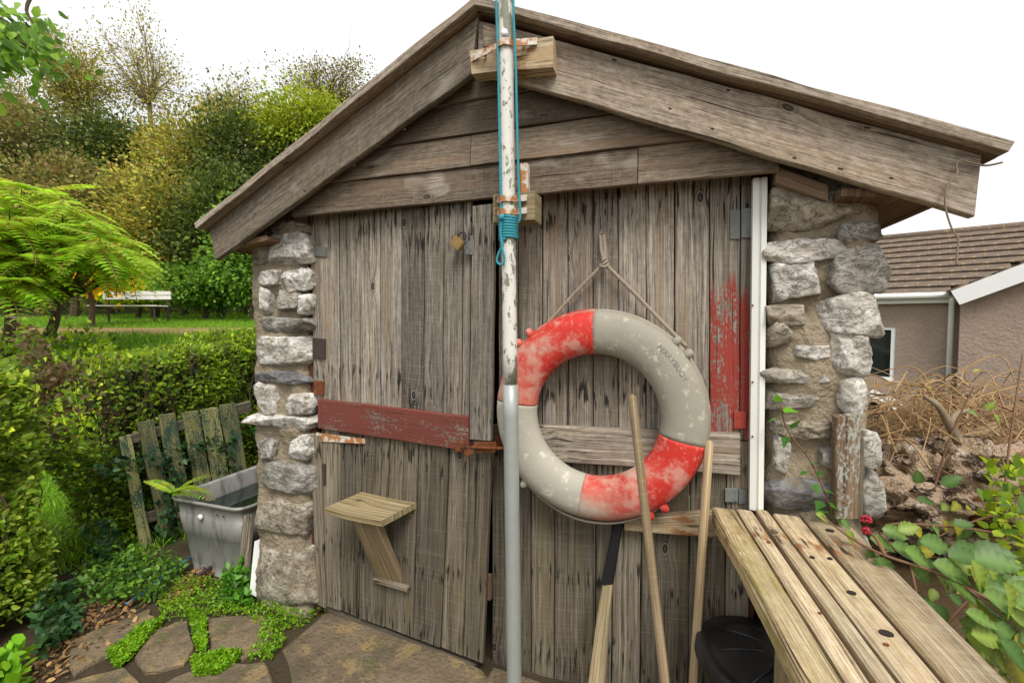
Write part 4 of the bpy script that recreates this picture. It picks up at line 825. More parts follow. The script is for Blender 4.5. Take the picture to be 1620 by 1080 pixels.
# --- ivy and weeds at the fence foot, ground cover, litter, grass
def inpoly(poly, n):
    poly = np.array(poly, float); lo, hi = poly.min(0), poly.max(0); out = []
    while len(out) < n:
        q = lo+(hi-lo)*rng.random((n*2, 2)); ins = np.zeros(len(q), bool); j = len(poly)-1
        for i in range(len(poly)):
            a, b = poly[i], poly[j]; c = ((a[1] > q[:, 1]) != (b[1] > q[:, 1])) & (q[:, 0] < (b[0]-a[0])*(q[:, 1]-a[1])/(b[1]-a[1]+1e-9)+a[0]); ins ^= c; j = i
        out += q[ins].tolist()
    return np.array(out[:n])
def gcover(name, label, cat, polys, n, size, pal, hgt, mat='leaf', shape=6, up=1.0, holes=.0, dirz=.5):
    P_ = []
    for poly in polys:
        a = inpoly(poly, n); a = np.array([G(x, y) for x, y in a]); nz_ = np.array([noise.noise((q[0]*9, q[1]*9, 3.)) for q in a]); a = a[nz_ > holes-.5]; nz2 = nz_[nz_ > holes-.5]; a[:, 2] = np.array([float(tz(q[0], q[1])) for q in a])+.012+rng.random(len(a))*hgt*(1+nz2); P_.append(a)
    P_ = np.concatenate(P_); d = rng.normal(0, .6, (len(P_), 3)); d[:, 2] = dirz
    o = leaf_cloud(name, P_, d, size*rng.uniform(.6, 1.3, len(P_)), colmix(len(P_), pal), M[mat], None, shape, up); tag(o, label, cat, kind='stuff'); return o
MOSS = [(.11, .21, .018), (.16, .27, .025), (.07, .15, .015)]
gcover('ground_cover', 'bright green creeping ground cover around the flagstones and tank', 'ground cover', [[(250, 950), (300, 912), (390, 935), (430, 965), (505, 955), (522, 968), (470, 1000), (430, 1050), (392, 1050), (415, 1000), (380, 978), (320, 982), (255, 985)],
    [(300, 975), (325, 985), (325, 1040), (312, 1030)], [(170, 1045), (240, 990), (262, 985), (225, 1030), (190, 1062)], [(305, 1050), (385, 1042), (350, 1075), (310, 1080)]], 3600, .014, MOSS, .035)
gcover('weeds', 'low leafy weeds growing along the foot of the picket panel', 'weeds', [[(110, 950), (150, 900), (240, 885), (300, 905), (255, 960), (160, 968)]], 1500, .030, [(.05, .11, .018), (.10, .18, .025), (.035, .08, .02)], .09, holes=.1)
gcover('leafy_weed', 'tufted dark green weed at the base of the tank', 'plant', [[(352, 938), (380, 925), (402, 940), (396, 968), (360, 965)]], 420, .038, [(.05, .13, .02), (.08, .18, .025)], .12)
gcover('leaf_litter', 'brown dead leaves and twigs littering the bare soil', 'leaf litter', [[(20, 1080), (100, 960), (240, 950), (200, 1010), (100, 1080)], [(250, 960), (330, 880), (350, 900), (290, 960)]], 500, .028, [(.16, .085, .04), (.10, .06, .035), (.26, .17, .08)], .008, 'leafmatte', 6, 2., dirz=0.)
gcover('ivy', 'dark green ivy climbing through the foot of the hedge', 'ivy', [[(60, 980), (110, 940), (130, 1010), (60, 1060)]], 350, .045, [(.02, .05, .018), (.035, .075, .025)], .10)
n = 2600; q = np.stack([rng.uniform(-2.47, -2.33, n), rng.uniform(-.1, 1.1, n), rng.random(n)**1.3*.62], 1); f_ = np.array([noise.noise((a[1]*4, a[2]*4, 7.)) for a in q]); q = q[f_ > -.02]
tag(leaf_cloud('ivy', q, np.tile((1, -.2, .2), (len(q), 1)), .048*rng.uniform(.6, 1.3, len(q)), colmix(len(q), [(.018, .048, .018), (.035, .08, .026), (.012, .032, .014)]), M['leaf']), 'dark glossy ivy creeping over the picket panel and hedge base', 'ivy', kind='stuff')
def grass(label, X0, X1, Y0, Y1, n, L, pal, cond):
    q = np.stack([rng.uniform(X0, X1, n), rng.uniform(Y0, Y1, n), np.zeros(n)], 1); q = q[cond(*dr(q[:, 0], q[:, 1]))]; q[:, 2] = tz(q[:, 0], q[:, 1])-.005
    d = rng.normal(0, .35, (len(q), 3)); d[:, 2] = 1; tag(leaf_cloud('grass', q, d, L*rng.uniform(.5, 1.3, len(q)), colmix(len(q), pal), M['leaf'], None, 3, .1), label, 'grass', kind='stuff')
GR = [(.10, .20, .02), (.16, .27, .03), (.07, .15, .018)]
grass('long grass growing between the two hedges', -7.5, -2.3, -.9, 1.2, 26000, .085, GR, lambda d, r: (d > 2.5))
grass('mown lawn around the white bench', -17, -5, 3.0, 13, 60000, .09, GR, lambda d, r: (d > 9.3) & (d < 17))
grass('rough grass on the bank behind the clipped hedge', -11, -3.2, .5, 7, 30000, .13, GR, lambda d, r: (d > 4.6) & (d < 7.3) & (r/d < -.45))
gcover('seedling', 'young bright green weed at the corner of the path', 'plant', [[(-40, 1110), (5, 1050), (40, 1060), (30, 1110)]], 90, .06, [(.10, .22, .02), (.15, .27, .03)], .10)
bm = bmesh.new(); tube(bm, smooth_path([G(200, 965)+V((0, 0, .03)), G(245, 938)+V((0, 0, .05)), G(272, 915)+V((0, 0, .05)), G(300, 898)+V((0, 0, .06)), G(330, 870)+V((0, 0, .02))], 6), .007, 8); tag(bmobj('hose', bm, M['hose'], None, True), 'thin blue hose lying in the weeds beside the tank', 'hose')
def frond_mesh(name, pairs, Lf, wid, pal, droop=.35, narrow=.16):
    vs, fs, cs = [], [], []; r_ = random.Random(len(name)+pairs)
    for i in range(pairs*2+1):
        t = (i//2+1)/(pairs+.5) if i < pairs*2 else 1.; x = t; z = -droop*t*t; side = (1 if i % 2 else -1) if i < pairs*2 else 0
        L_l = Lf*(math.sin(math.pi*min(1, t*.80+.16))**.7)*r_.uniform(.85, 1.1); dx, dy = (.45, side) if side else (1, 0); m = math.hypot(dx, dy); dx, dy = dx/m, dy/m
        b = len(vs); w_ = L_l*narrow; c_ = [p_*r_.uniform(.8, 1.2) for p_ in pal[r_.randrange(len(pal))]]
        for (a, s_, h) in ((0, 0, 0), (.4, 1, .0), (1, 0, -.22), (.4, -1, .0)): vs.append((x+dx*a*L_l-dy*s_*w_, dy*a*L_l+dx*s_*w_, z+h*L_l)); cs.append((*c_, 1))
        fs.append((b, b+1, b+2, b+3))
    for i in range(6):
        t0, t1 = i/6, (i+1)/6; b = len(vs)
        for t in (t0, t1): vs += [(t, wid, -droop*t*t), (t, -wid, -droop*t*t)]; cs += [(.16, .10, .04, 1)]*2
        fs.append((b, b+1, b+3, b+2))
    me = pymesh(name, vs, fs); ca = me.color_attributes.new('Col', 'FLOAT_COLOR', 'POINT'); ca.data.foreach_set('color', np.array(cs, np.float32).ravel()); me.materials.append(M['leaf']); return me
def inst(name, me, parent, loc, d, scale, roll=0.):
    o = bpy.data.objects.new(name, me); COL.objects.link(o); o.parent = parent; o.location = V(loc)-(wloc(parent) if parent else V())
    qx = V(d).to_track_quat('X', 'Z'); o.rotation_mode = 'QUATERNION'; o.rotation_quaternion = qx @ V((1, 0, 0)).rotation_difference(V((1, 0, 0))) if not roll else qx @ __import__('mathutils').Quaternion((1, 0, 0), roll); o.scale = (scale,)*3; return o
fm = frond_mesh('fern_frond', 15, .30, .008, [(.17, .26, .04), (.24, .30, .05)], .45, .20)
fe = thing('fern', (-1.95, .12, .42), 'yellow green fern frond arching over the tank rim', 'fern')
for d_, s_ in (((.9, .05, .35), .26), ((.75, -.15, .55), .22), ((.5, .3, .6), .20), ((-.6, -.1, .5), .18)): inst('frond', fm, fe, (-2.0, .10, .44), d_, s_)

# ============================================================ BEYOND THE HEDGE
b0, b1 = DP(163, 512, 10.8), DP(270, 512, 10.8); bd = (b1-b0); bl = bd.length; bu = bd.normalized(); bnv = V((bu.y, -bu.x, 0)); bz = float(tz(b0.x, b0.y))+.02
bn_ = thing('park_bench', V((*(b0+bd/2).xy, bz)), 'white slatted bench with dark iron legs on the lawn', 'bench')
def bp(u, o, z): p = b0+bu*(u*bl)+bnv*o; return V((p.x, p.y, bz+z))
for o, z in ((.0, .74), (.0, .635)): board('back_slat', bp(0, -.02, z), bp(0, -.03, z-.085), bp(1, -.02, z), bp(1, -.03, z-.085), .025, M['white'], bn_, 200, 3, back=tuple(-bnv))
for o in (.02, .14, .26): board('seat_slat', bp(0, o+.04, .40), bp(0, o+.14, .40), bp(1, o+.04, .40), bp(1, o+.14, .40), .025, M['white'], bn_, 201, 3, back=(0, 0, -1))
for u in (.06, .94):
    bm = bmesh.new()
    for a, b in (((-.05, .0), (-.05, .76)), ((.36, .0), (.36, .38)), ((-.05, .36), (.40, .36))): tube(bm, [bp(u, *a), bp(u, *b)], .022, 6)
    bmobj('leg_frame', bm, M['darkiron'], bn_)['kind'] = 'stuff'
def bush(name, label, cx_, cy_, rx, ry, dep, pal, n, ls, dens=1., trunk=True, cat='shrub', group=None, clumps=26, shell=.75, up=.6, spread=1., lean=0.):
    c = np.array(DP(cx_, cy_, dep)); a, h = rx*dep/FPX, ry*dep/FPX; r_ = np.random.default_rng(int(cx_*7+cy_+dep*13) % 99991)
    base = V((c[0], c[1], float(tz(c[0], c[1])))); t = thing(name, base, label, cat, group)
    cc = r_.normal(0, 1, (clumps, 3)); cc /= np.linalg.norm(cc, axis=1)[:, None]; cc *= (shell+(1-shell)*r_.random((clumps, 1)))*.86; cc[:, 2] = np.where(cc[:, 2] < -.5, cc[:, 2]*.5, cc[:, 2])
    K = c+cc*np.array((a, a*.8, h)); w_ = r_.integers(0, clumps, n); sig = np.array((a, a*.8, h))*.20*spread
    off = r_.normal(0, 1, (n, 3)); p = K[w_]+off*sig*(.6+.8*r_.random(clumps))[w_][:, None]; d = cc[w_]+off*.4; d /= np.linalg.norm(d, axis=1)[:, None]+1e-6
    cols = colmix(n, pal)*(.75+.5*r_.random(clumps))[w_][:, None]
    leaf_cloud('crown', p, d, ls*r_.uniform(.6, 1.4, n), cols, M['leafmatte'], t, 4, up, droop=lean)
    bm = bmesh.new(); z0 = base+V((0, 0, -.1)); mid = V(c)-V((0, 0, h*.45)); tube(bm, [z0, z0.lerp(mid, .5)+V((.1*a, 0, 0)), mid], [.045*a+.03, .035*a+.02, .03*a+.015], 7)
    for i in range(min(clumps, 40)):
        e_ = V(K[i]); m_ = mid.lerp(e_, .5)+V((r_.normal(0, .1)*a, r_.normal(0, .1)*a, .1*h)); tube(bm, smooth_path([mid, m_, e_], 3), list(np.linspace(.014*a+.008, .006, 7)), 4, False)
        if not trunk:
            for j in range(5):
                f_ = e_+V(r_.normal(0, .22, 3))*a+V((0, 0, .25*h)); tube(bm, [m_.lerp(e_, .4+.12*j), m_.lerp(e_, .7).lerp(f_, .5)+V(r_.normal(0, .04, 3))*a, f_], [.008, .006, .003], 3, False)
    o = bmobj('trunk', bm, M['bark'] if trunk else M['barkgrey'], t); o['kind'] = 'stuff'
    return t
DK = [(.045, .075, .016), (.070, .098, .020), (.105, .125, .028), (.028, .048, .012)]; OL = [(.13, .14, .028), (.20, .19, .035), (.085, .10, .022), (.16, .115, .035)]; YG = [(.20, .27, .025), (.14, .22, .02), (.28, .32, .035)]
BR = [(.085, .080, .025), (.12, .115, .03), (.055, .060, .018), (.10, .07, .03)]; MG = [(.06, .115, .018), (.095, .16, .025), (.04, .08, .016)]
shr = [(-60, 320, 110, 120, 14, DK, 'dense dark shrub at the left end of the hillside thicket'), (50, 245, 110, 80, 16, BR, 'brownish thorny shrub below the leaning yellow tree'), (165, 255, 100, 70, 15.5, DK, 'dark evergreen shrub under the bare branched tree'),
       (285, 270, 100, 95, 15.5, OL, 'olive leaved shrub in the middle of the hillside thicket'), (385, 265, 85, 95, 15, DK, 'dark evergreen shrub just left of the bright green bush'), (110, 335, 110, 85, 13.5, BR, 'dull brown green shrub behind the feathery sumac tree'),
       (240, 360, 95, 90, 13.2, OL, 'loose olive shrub rising above the white bench'), (345, 365, 85, 95, 12.8, DK, 'deep green evergreen shrub to the right of the white bench'), (395, 400, 70, 80, 11.8, MG, 'glossy mid green shrub beside the left roof eave'),
       (480, 280, 80, 90, 15, DK, 'dark shrub partly hidden behind the left roof slope'), (320, 455, 80, 34, 12.4, MG, 'low mid green shrub at the back edge of the lawn'), (215, 452, 60, 30, 12.8, YG, 'low yellow green plants directly behind the bench')]
for (x, y, rx, ry, dp, pal, lb) in shr: bush('shrub', lb, x, y, rx, ry, dp, [tuple(c_*(.85 if pal is DK else 1.4) for c_ in q_) for q_ in pal], 17000, .115, clumps=64, shell=.5)
bush('bush', 'bright yellow green rounded bush beside the roof slope', 478, 195, 66, 58, 14, [(.16, .20, .02), (.11, .16, .018), (.22, .24, .03)], 9000, .10, clumps=44, shell=.5, spread=1.25)
bush('yellow_shrub', 'golden orange autumn shrub behind the feathery sumac tree', 140, 425, 62, 44, 9.5, [(.42, .24, .02), (.50, .32, .03), (.30, .24, .03)], 2600, .10, clumps=22)
for (x, y, rx, ry, dp, pal, nn_, lb) in [(115, 135, 72, 80, 17, OL, 4200, 'leaning tree with thin yellow olive leaves on the skyline'), (235, 125, 80, 92, 17.5, OL, 1700, 'nearly bare tree with fine upright twigs on the skyline'), (370, 175, 75, 58, 17, OL, 2200, 'wispy half bare tree to the right of the tallest tree'),
        (520, 140, 90, 40, 18, BR, 2300, 'thin dark leaved tree top showing above the bright bush'), (15, 175, 55, 75, 19, OL, 1500, 'sparse small tree at the far left of the skyline')]:
    bush('tree', lb, x, y, rx, ry, dp, [tuple(c_*1.35 for c_ in q_) for q_ in pal], int(nn_*2.6), .085, trunk=False, cat='tree', clumps=40, shell=.3, spread=1.0)
q = np.stack([rng.uniform(-40, 2, 26000), rng.uniform(5, 34, 26000), np.zeros(26000)], 1); d_, r__ = dr(q[:, 0], q[:, 1]); q = q[(d_ > 15.5) & (d_ < 36) & (r__/d_ < -.15) & (r__/d_ > -1.4)]; q[:, 2] = tz(q[:, 0], q[:, 1])+rng.random(len(q))*.9
tag(leaf_cloud('undergrowth', q, np.tile((0, -.3, 1.), (len(q), 1)), .30*rng.uniform(.6, 1.4, len(q)), colmix(len(q), DK+OL), M['leafmatte'], None, 4), 'tangled undergrowth covering the hillside under the trees', 'undergrowth', kind='stuff')
# --- sumac trees
SU = [frond_mesh('sumac_frond', 11, .27, .008, [(.22, .29, .04), (.28, .33, .05), (.16, .23, .03)], dr_, .20) for dr_ in (.25, .45, .6)]
def sumac(label, trunk_px, tips, dep, nf, L):
    base = DP(*trunk_px[0], dep); base.z = float(tz(base.x, base.y)); t = thing('sumac_tree', base, label, 'tree', None); fork = DP(*trunk_px[1], dep); bm = bmesh.new(); tube(bm, smooth_path([base, base.lerp(fork, .5)+V((.08, 0, 0)), fork], 4), list(np.linspace(.075, .05, 9)), 8)
    for (x, y, dd) in tips:
        e_ = DP(x, y, dep+dd); m_ = fork.lerp(e_, .5)+V((0, 0, -.12)); tube(bm, smooth_path([fork, m_, e_], 5), list(np.linspace(.04, .003, 11)), 6)
        for i in range(nf):
            a = 2*math.pi*(i/nf)+random.uniform(-.3, .3); el = random.uniform(-.5, .5); o = inst('frond', SU[random.randrange(3)], t, e_-(e_-m_)*random.uniform(0, .45), (math.cos(a), math.sin(a), el), L*random.uniform(.75, 1.15))
    bmobj('trunk', bm, M['bark'], t, True)['kind'] = 'stuff'
sumac('feathery bright green sumac tree with a forked trunk near the bench', [(68, 540), (92, 472)], [(60, 335, -.3), (100, 312, -.4), (145, 345, -.3), (180, 372, 0), (125, 325, .4), (170, 400, .5), (95, 375, -.7), (195, 398, -.4), (140, 395, -.7), (60, 385, -.7), (205, 412, .1), (30, 330, -.2), (75, 300, .2), (160, 375, -.8), (110, 410, -.6)], 6.6, 15, .60)
sumac('feathery bright green sumac tree at the left above the hedge', [(5, 540), (15, 460)], [(-50, 320, -.2), (-10, 285, -.3), (35, 292, .2), (-20, 370, -.6), (45, 360, -.5), (15, 330, -.7), (-70, 390, 0), (20, 400, -.5), (60, 400, -.6), (-30, 430, -.4), (5, 440, -.7), (40, 440, -.6)], 6.2, 15, .60)
n = 2600; q = np.array([DP(x, y, d) for x, y, d in zip(rng.uniform(-40, 190, n), rng.uniform(528, 575, n), rng.uniform(4.2, 6.5, n))]); q[:, 2] = np.maximum(tz(q[:, 0], q[:, 1])+rng.random(n)*.35, q[:, 2]*0)
tag(leaf_cloud('ground_plants', q, np.tile((0, 0, 1.), (n, 1)), .085*rng.uniform(.6, 1.3, n), colmix(n, YG+MG), M['leaf']), 'bright leafy plants on the bank beneath the sumac trees', 'plants', kind='stuff')
# --- tree standing left of the frame whose leafy bough hangs into view
tr = thing('overhanging_tree', (-6.6, .2, float(tz(-6.6, .2))), 'leafy tree bough with long drooping leaves hanging over the garden', 'tree'); bm = bmesh.new(); tb_ = V((-6.6, .2, float(tz(-6.6, .2)))); tp = tb_+V((.2, .1, 3.6)); tube(bm, [tb_, tb_.lerp(tp, .5), tp], [.16, .13, .09], 8)
tipL = [DP(0, 60, 4.6), DP(28, 70, 4.5), DP(62, 85, 4.5), DP(15, 110, 4.6), DP(45, 55, 4.7), DP(-30, 60, 4.6), DP(-50, 130, 4.6), DP(20, 40, 4.6)]
for e_ in tipL: tube(bm, smooth_path([tp, tp.lerp(e_, .55)+V((0, 0, .45)), e_], 5), list(np.linspace(.045, .006, 11)), 5)
tube(bm, smooth_path([tp+V((.2, 0, .6)), DP(30, -30, 4.4), DP(42, 18, 4.4), DP(55, 42, 4.4)], 5), list(np.linspace(.03, .006, 16)), 5); bmobj('trunk', bm, M['bark'], tr, True)['kind'] = 'stuff'
q = np.concatenate([np.array(e_)+rng.normal(0, 1, (55, 3))*np.array((.13, .13, .11)) for e_ in tipL]); leaf_cloud('crown', q, np.tile((.4, 0, -.5), (len(q), 1)), .12*rng.uniform(.7, 1.3, len(q)), colmix(len(q), [(.09, .17, .03), (.15, .24, .04), (.06, .12, .025)]), M['leaf'], tr, 6)

# ============================================================ RIGHT SIDE
# --- the neighbouring house
HO = np.array((5.309, 9.432, 0)); hu = V((.922, -.386, 0)); hn = V((.386, .922, 0))
def HP(x, y, off=0.): return PLN(x, y, HO-np.array(hn)*off, np.array(hn))
def HU(x, y=500, off=0.): return (HP(x, y, off)-V(HO)).dot(hu)
def hp(u, n_, z): p = V(HO)+hu*u+hn*n_; return V((p.x, p.y, z))
house = thing('house', hp(0, 2, -1), 'brown roughcast bungalow with brown tiled roof and white gutters beyond the garden', 'house')
def prism(name, pts, mat, parent, smooth=False):
    """8 corners: bottom ring 4, top ring 4"""
    bm = bmesh.new(); vs = [bm.verts.new(p) for p in pts]
    for f in ((0, 1, 2, 3), (7, 6, 5, 4), (0, 4, 5, 1), (1, 5, 6, 2), (2, 6, 7, 3), (3, 7, 4, 0)): bm.faces.new([vs[i] for i in f])
    return bmobj(name, bm, mat, parent, smooth)
def hbox(name, u0, u1, n0, n1, z0, z1, mat, parent): return prism(name, [hp(u0, n0, z0), hp(u1, n0, z0), hp(u1, n1, z0), hp(u0, n1, z0), hp(u0, n0, z1), hp(u1, n0, z1), hp(u1, n1, z1), hp(u0, n1, z1)], mat, parent)
uW0, uC = HU(1250), HU(1517); ZE = 1.93
wx0, wx1 = HU(1335), HU(1418); wz0, wz1 = HP(1390, 601).z, HP(1390, 517).z
hbox('wall', uW0, wx0, 0, .25, -1.3, ZE, M['render'], house); hbox('wall', wx1, uC+.02, 0, .25, -1.3, ZE, M['render'], house); hbox('wall', wx0, wx1, 0, .25, -1.3, wz0, M['render'], house); hbox('wall', wx0, wx1, 0, .25, wz1, ZE, M['render'], house)
hbox('wall', uC, uC+.25, -.35, .25, -1.3, ZE, M['render'], house)
u2 = uC+5.2; um = (uC+u2)/2; T2 = math.tan(math.radians(26)); zr2 = ZE+(um-uC)*T2
bm = bmesh.new(); A = [hp(uC+.25, -.35, -1.3), hp(u2, -.35, -1.3), hp(u2, -.35, ZE), hp(um, -.35, zr2-.04), hp(uC+.25, -.35, ZE+.25*T2-.06)]; B = [p+hn*.25 for p in A]; va = [bm.verts.new(p) for p in A]; vb = [bm.verts.new(p) for p in B]; bm.faces.new(va[::-1]); bm.faces.new(vb)
for i in range(5): bm.faces.new((va[i], va[(i+1) % 5], vb[(i+1) % 5], vb[i]))
bmobj('gable_wall', bm, M['render'], house)
hbox('band', uC+.001, u2, -.365, -.345, HP(1560, 629, .35).z, HP(1560, 627, .35).z, M['darkgap'], house)
wn = hbox('window', wx0+.02, wx1-.02, .10, .13, wz0+.02, wz1-.02, M['glass'], house)
for q in ((wx0, wx0+.06, wz0, wz1), (wx1-.07, wx1, wz0, wz1), (wx0+.06, wx1-.07, wz1-.06, wz1), (wx0+.06, wx1-.07, wz0, wz0+.07)): hbox('frame', q[0], q[1], .02, .11, q[2], q[3], M['white'], wn)
hbox('sill', wx0-.05, wx1+.12, -.06, .10, wz0-.06, wz0-.002, M['white'], wn)
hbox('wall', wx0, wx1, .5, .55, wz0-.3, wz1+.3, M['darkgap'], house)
# roof of the long wing
T1 = math.tan(math.radians(28)); C1 = math.cos(math.radians(28)); tr_ = 2.75
def r1(u, n_, h=0.): return hp(u, n_, ZE+.04+n_*T1)+V((-hn.x*math.sin(math.radians(28)), -hn.y*math.sin(math.radians(28)), C1))*h
def r2(u, n_, h=0.): return hp(u, n_, ZE+.04+(u-uC)*T2)+V((-hu.x*math.sin(math.radians(26)), -hu.y*math.sin(math.radians(26)), math.cos(math.radians(26))))*h
rf1 = prism('roof', [r1(uW0-.5, -.2), r1(uC+.3, -.2), r1(uC+3.0, tr_), r1(uW0-.5, tr_), r1(uW0-.5, -.2, .03), r1(uC+.3, -.2, .03), r1(uC+3.0, tr_, .03), r1(uW0-.5, tr_, .03)], M['darkgap'], house)
rf2 = prism('roof', [r2(uC-.15, -.55), r2(um, -.55), r2(um, 3.2), r2(uC-.15, -.2), r2(uC-.15, -.55, .03), r2(um, -.55, .03), r2(um, 3.2, .03), r2(uC-.15, -.2, .03)], M['darkgap'], house)
prism('roof', [hp(um, -.55, zr2), hp(u2+.2, -.55, ZE), hp(u2+.2, 3.2, ZE), hp(um, 3.2, zr2), hp(um, -.55, zr2+.05), hp(u2+.2, -.55, ZE+.05), hp(u2+.2, 3.2, ZE+.05), hp(um, 3.2, zr2+.05)], M['tile'], house)
def tile_mesh(ux, sl, nr, w_, l_):
    bm = bmesh.new(); vs = []
    for a in (0, w_*.988):
        for b, h0, h1 in ((0, .040, .068), (l_, .0, .018)):
            for h in (h0, h1): vs.append(bm.verts.new(ux*a+sl*b+nr*h))
    for f in ((0, 1, 3, 2), (4, 6, 7, 5), (0, 4, 5, 1), (2, 3, 7, 6), (0, 2, 6, 4), (1, 5, 7, 3)): bm.faces.new([vs[i] for i in f])
    bmesh.ops.recalc_face_normals(bm, faces=bm.faces); me = bpy.data.meshes.new('roof_tile'); bm.to_mesh(me); bm.free(); me.materials.append(M['tile']); return me
s1 = (hn*C1+V((0, 0, math.sin(math.radians(28))))).normalized(); n1_ = V((-hn.x*math.sin(math.radians(28)), -hn.y*math.sin(math.radians(28)), C1)); tm1 = tile_mesh(hu, s1, n1_, .34, .40)
c26, s26 = math.cos(math.radians(26)), math.sin(math.radians(26)); s2_ = (hu*c26+V((0, 0, s26))).normalized(); n2_ = V((-hu.x*s26, -hu.y*s26, c26)); tm2 = tile_mesh(-hn, s2_, n2_, .34, .40)
def put(me, loc, parent):
    o = bpy.data.objects.new('roof_tile', me); COL.objects.link(o); o.parent = parent; o.location = V(loc)-wloc(parent)
row = .325; uS = HU(1330)
for j in range(10):
    n_ = -.18+j*row*C1
    if n_ > tr_-.2: break
    u = uS+(.17 if j % 2 else 0)
    while u < uC+n_/ (T2/T1) - .05: put(tm1, r1(u, n_, .03+random.uniform(0, .004)), rf1); u += .34
for j in range(9):
    u = uC-.14+j*row*c26; n_ = -.54+.34
    while n_ < (u-uC)*T2/T1+.30: put(tm2, r2(u, n_, .03+random.uniform(0, .004)), rf2); n_ += .34
pv = [r1(uC+n_*T1/T2, n_, .085) for n_ in np.linspace(-.15, tr_, 8)]; bm = bmesh.new(); tube(bm, pv, .045, 6); bmobj('valley', bm, M['soffit'], house)
bm = bmesh.new(); tube(bm, [r1(uS-1, tr_, .06), r1(uC+2.8, tr_, .06)], .09, 8); bmobj('ridge', bm, M['tile'], house, True)
bm = bmesh.new(); tube(bm, [r2(um, -.55, .05), r2(um, 3.2, .05)], .10, 8); bmobj('ridge', bm, M['terracotta'], house, True)
prism('solar_panel', [r2(um-1.5, .9, .10), r2(um-.3, .9, .10), r2(um-.3, 2.6, .10), r2(um-1.5, 2.6, .10), r2(um-1.5, .9, .14), r2(um-.3, .9, .14), r2(um-.3, 2.6, .14), r2(um-1.5, 2.6, .14)], plain('solar_glass', (.03, .04, .07), .15, .2, 4, 0), house)
bm = bmesh.new(); tube(bm, [hp(uS-1.5, -.26, ZE-.01), hp(uC+.12, -.26, ZE-.02)], .06, 10); gt = bmobj('gutter', bm, M['pvc'], house, True)
hbox('fascia', uW0, uC, -.17, -.02, ZE-.16, ZE+.02, M['pvc'], house)
ud = HU(1505, 500, .12); bm = bmesh.new(); tube(bm, [hp(ud, -.26, ZE-.03), hp(ud, -.24, ZE-.12), hp(ud, -.12, ZE-.25), hp(ud, -.12, -1.2)], .045, 10); bmobj('downpipe', bm, M['white'], house, True)
board('bargeboard', r2(uC-.12, -.575, .06), r2(uC-.12, -.575, -.22), r2(um, -.575, .06), r2(um, -.575, -.22), .03, M['white'], house, 210, 8, back=tuple(hn))
# --- low lean-to with a white fascia between the garden and the house
q0, q1 = DP(1366, 610, 6.0), DP(1496, 664, 5.6); ln = thing('lean_to', V((q0.x, q0.y, -.95)), 'low lean-to roof with a white fascia board behind the twig pile', 'outbuilding'); q_ = q0+(q0-q1)*.8
board('fascia', q_, q_-V((0, 0, .15)), q1, q1-V((0, 0, .15)), .03, M['white'], ln, 211, 4)
prism('roof_slab', [q_+V((0, .04, -.06)), q1+V((0, .04, -.06)), q1+V((.7, 1.6, -.06)), q_+V((.7, 1.6, -.06)), q_+V((0, .04, -.01)), q1+V((0, .04, -.01)), q1+V((.7, 1.6, -.01)), q_+V((.7, 1.6, -.01))], M['tile'], ln)
zq = -.95; prism('wall', [V((q_.x, q_.y+.06, zq)), V((q1.x, q1.y+.06, zq)), V((q1.x+.6, q1.y+1.4, zq)), V((q_.x+.6, q_.y+1.4, zq)), q_+V((0, .06, -.07)), q1+V((0, .06, -.07)), q1+V((.6, 1.4, -.07)), q_+V((.6, 1.4, -.07))], M['darkgap'], ln)
# --- rotten stump
SCt = V((1.80, .66, .66)); bm = bmesh.new(); bmesh.ops.create_icosphere(bm, subdivisions=6, radius=1)
for v in bm.verts:
    d = v.co.copy(); f1 = noise.fractal(d*1.7+V((4, 2, 1)), 1., 2., 5); f2 = noise.ridged_multi_fractal(d*4.2+V((1, 7, 3)), .9, 2.2, 5, 1., 2.); cav = max(0., noise.noise(d*4.5+V((9, 9, 2)))-.18)
    r_ = 1+f1*.30+(f2-1.2)*.13-cav*.9; v.co = SCt+V((d.x*.35*r_, d.y*.27*r_, d.z*.26*r_+(.05*d.x)))
tag(bmobj('tree_stump', bm, M['stump'], None, True), 'rotten hollowed tree stump of pale crumbling wood beside the stone wall', 'stump')
br_ = thing('dead_branch', DP(1500, 700, 1.9), 'forked dead branch sticking up from the top of the stump', 'branch')
bm = bmesh.new(); tube(bm, smooth_path([DP(1518, 700, 1.85), DP(1500, 668, 1.85), DP(1484, 642, 1.85), DP(1462, 627, 1.88)], 5), list(np.linspace(.020, .008, 16)), 7); bmobj('stem', bm, M['barkgrey'], br_, True)
bm = bmesh.new(); tube(bm, smooth_path([DP(1502, 672, 1.85), DP(1512, 655, 1.9), DP(1535, 648, 1.95)], 5), list(np.linspace(.013, .009, 11)), 7); bmobj('twig', bm, M['barkgrey'], br_, True)
tag(board('timber_offcut', DP(1490, 690, 2.05), DP(1500, 706, 2.0), DP(1580, 664, 2.2), DP(1585, 682, 2.15), .05, M['handle'], None, 220, 6, .008, .006), 'brown weathered timber lying across the twig pile', 'timber')
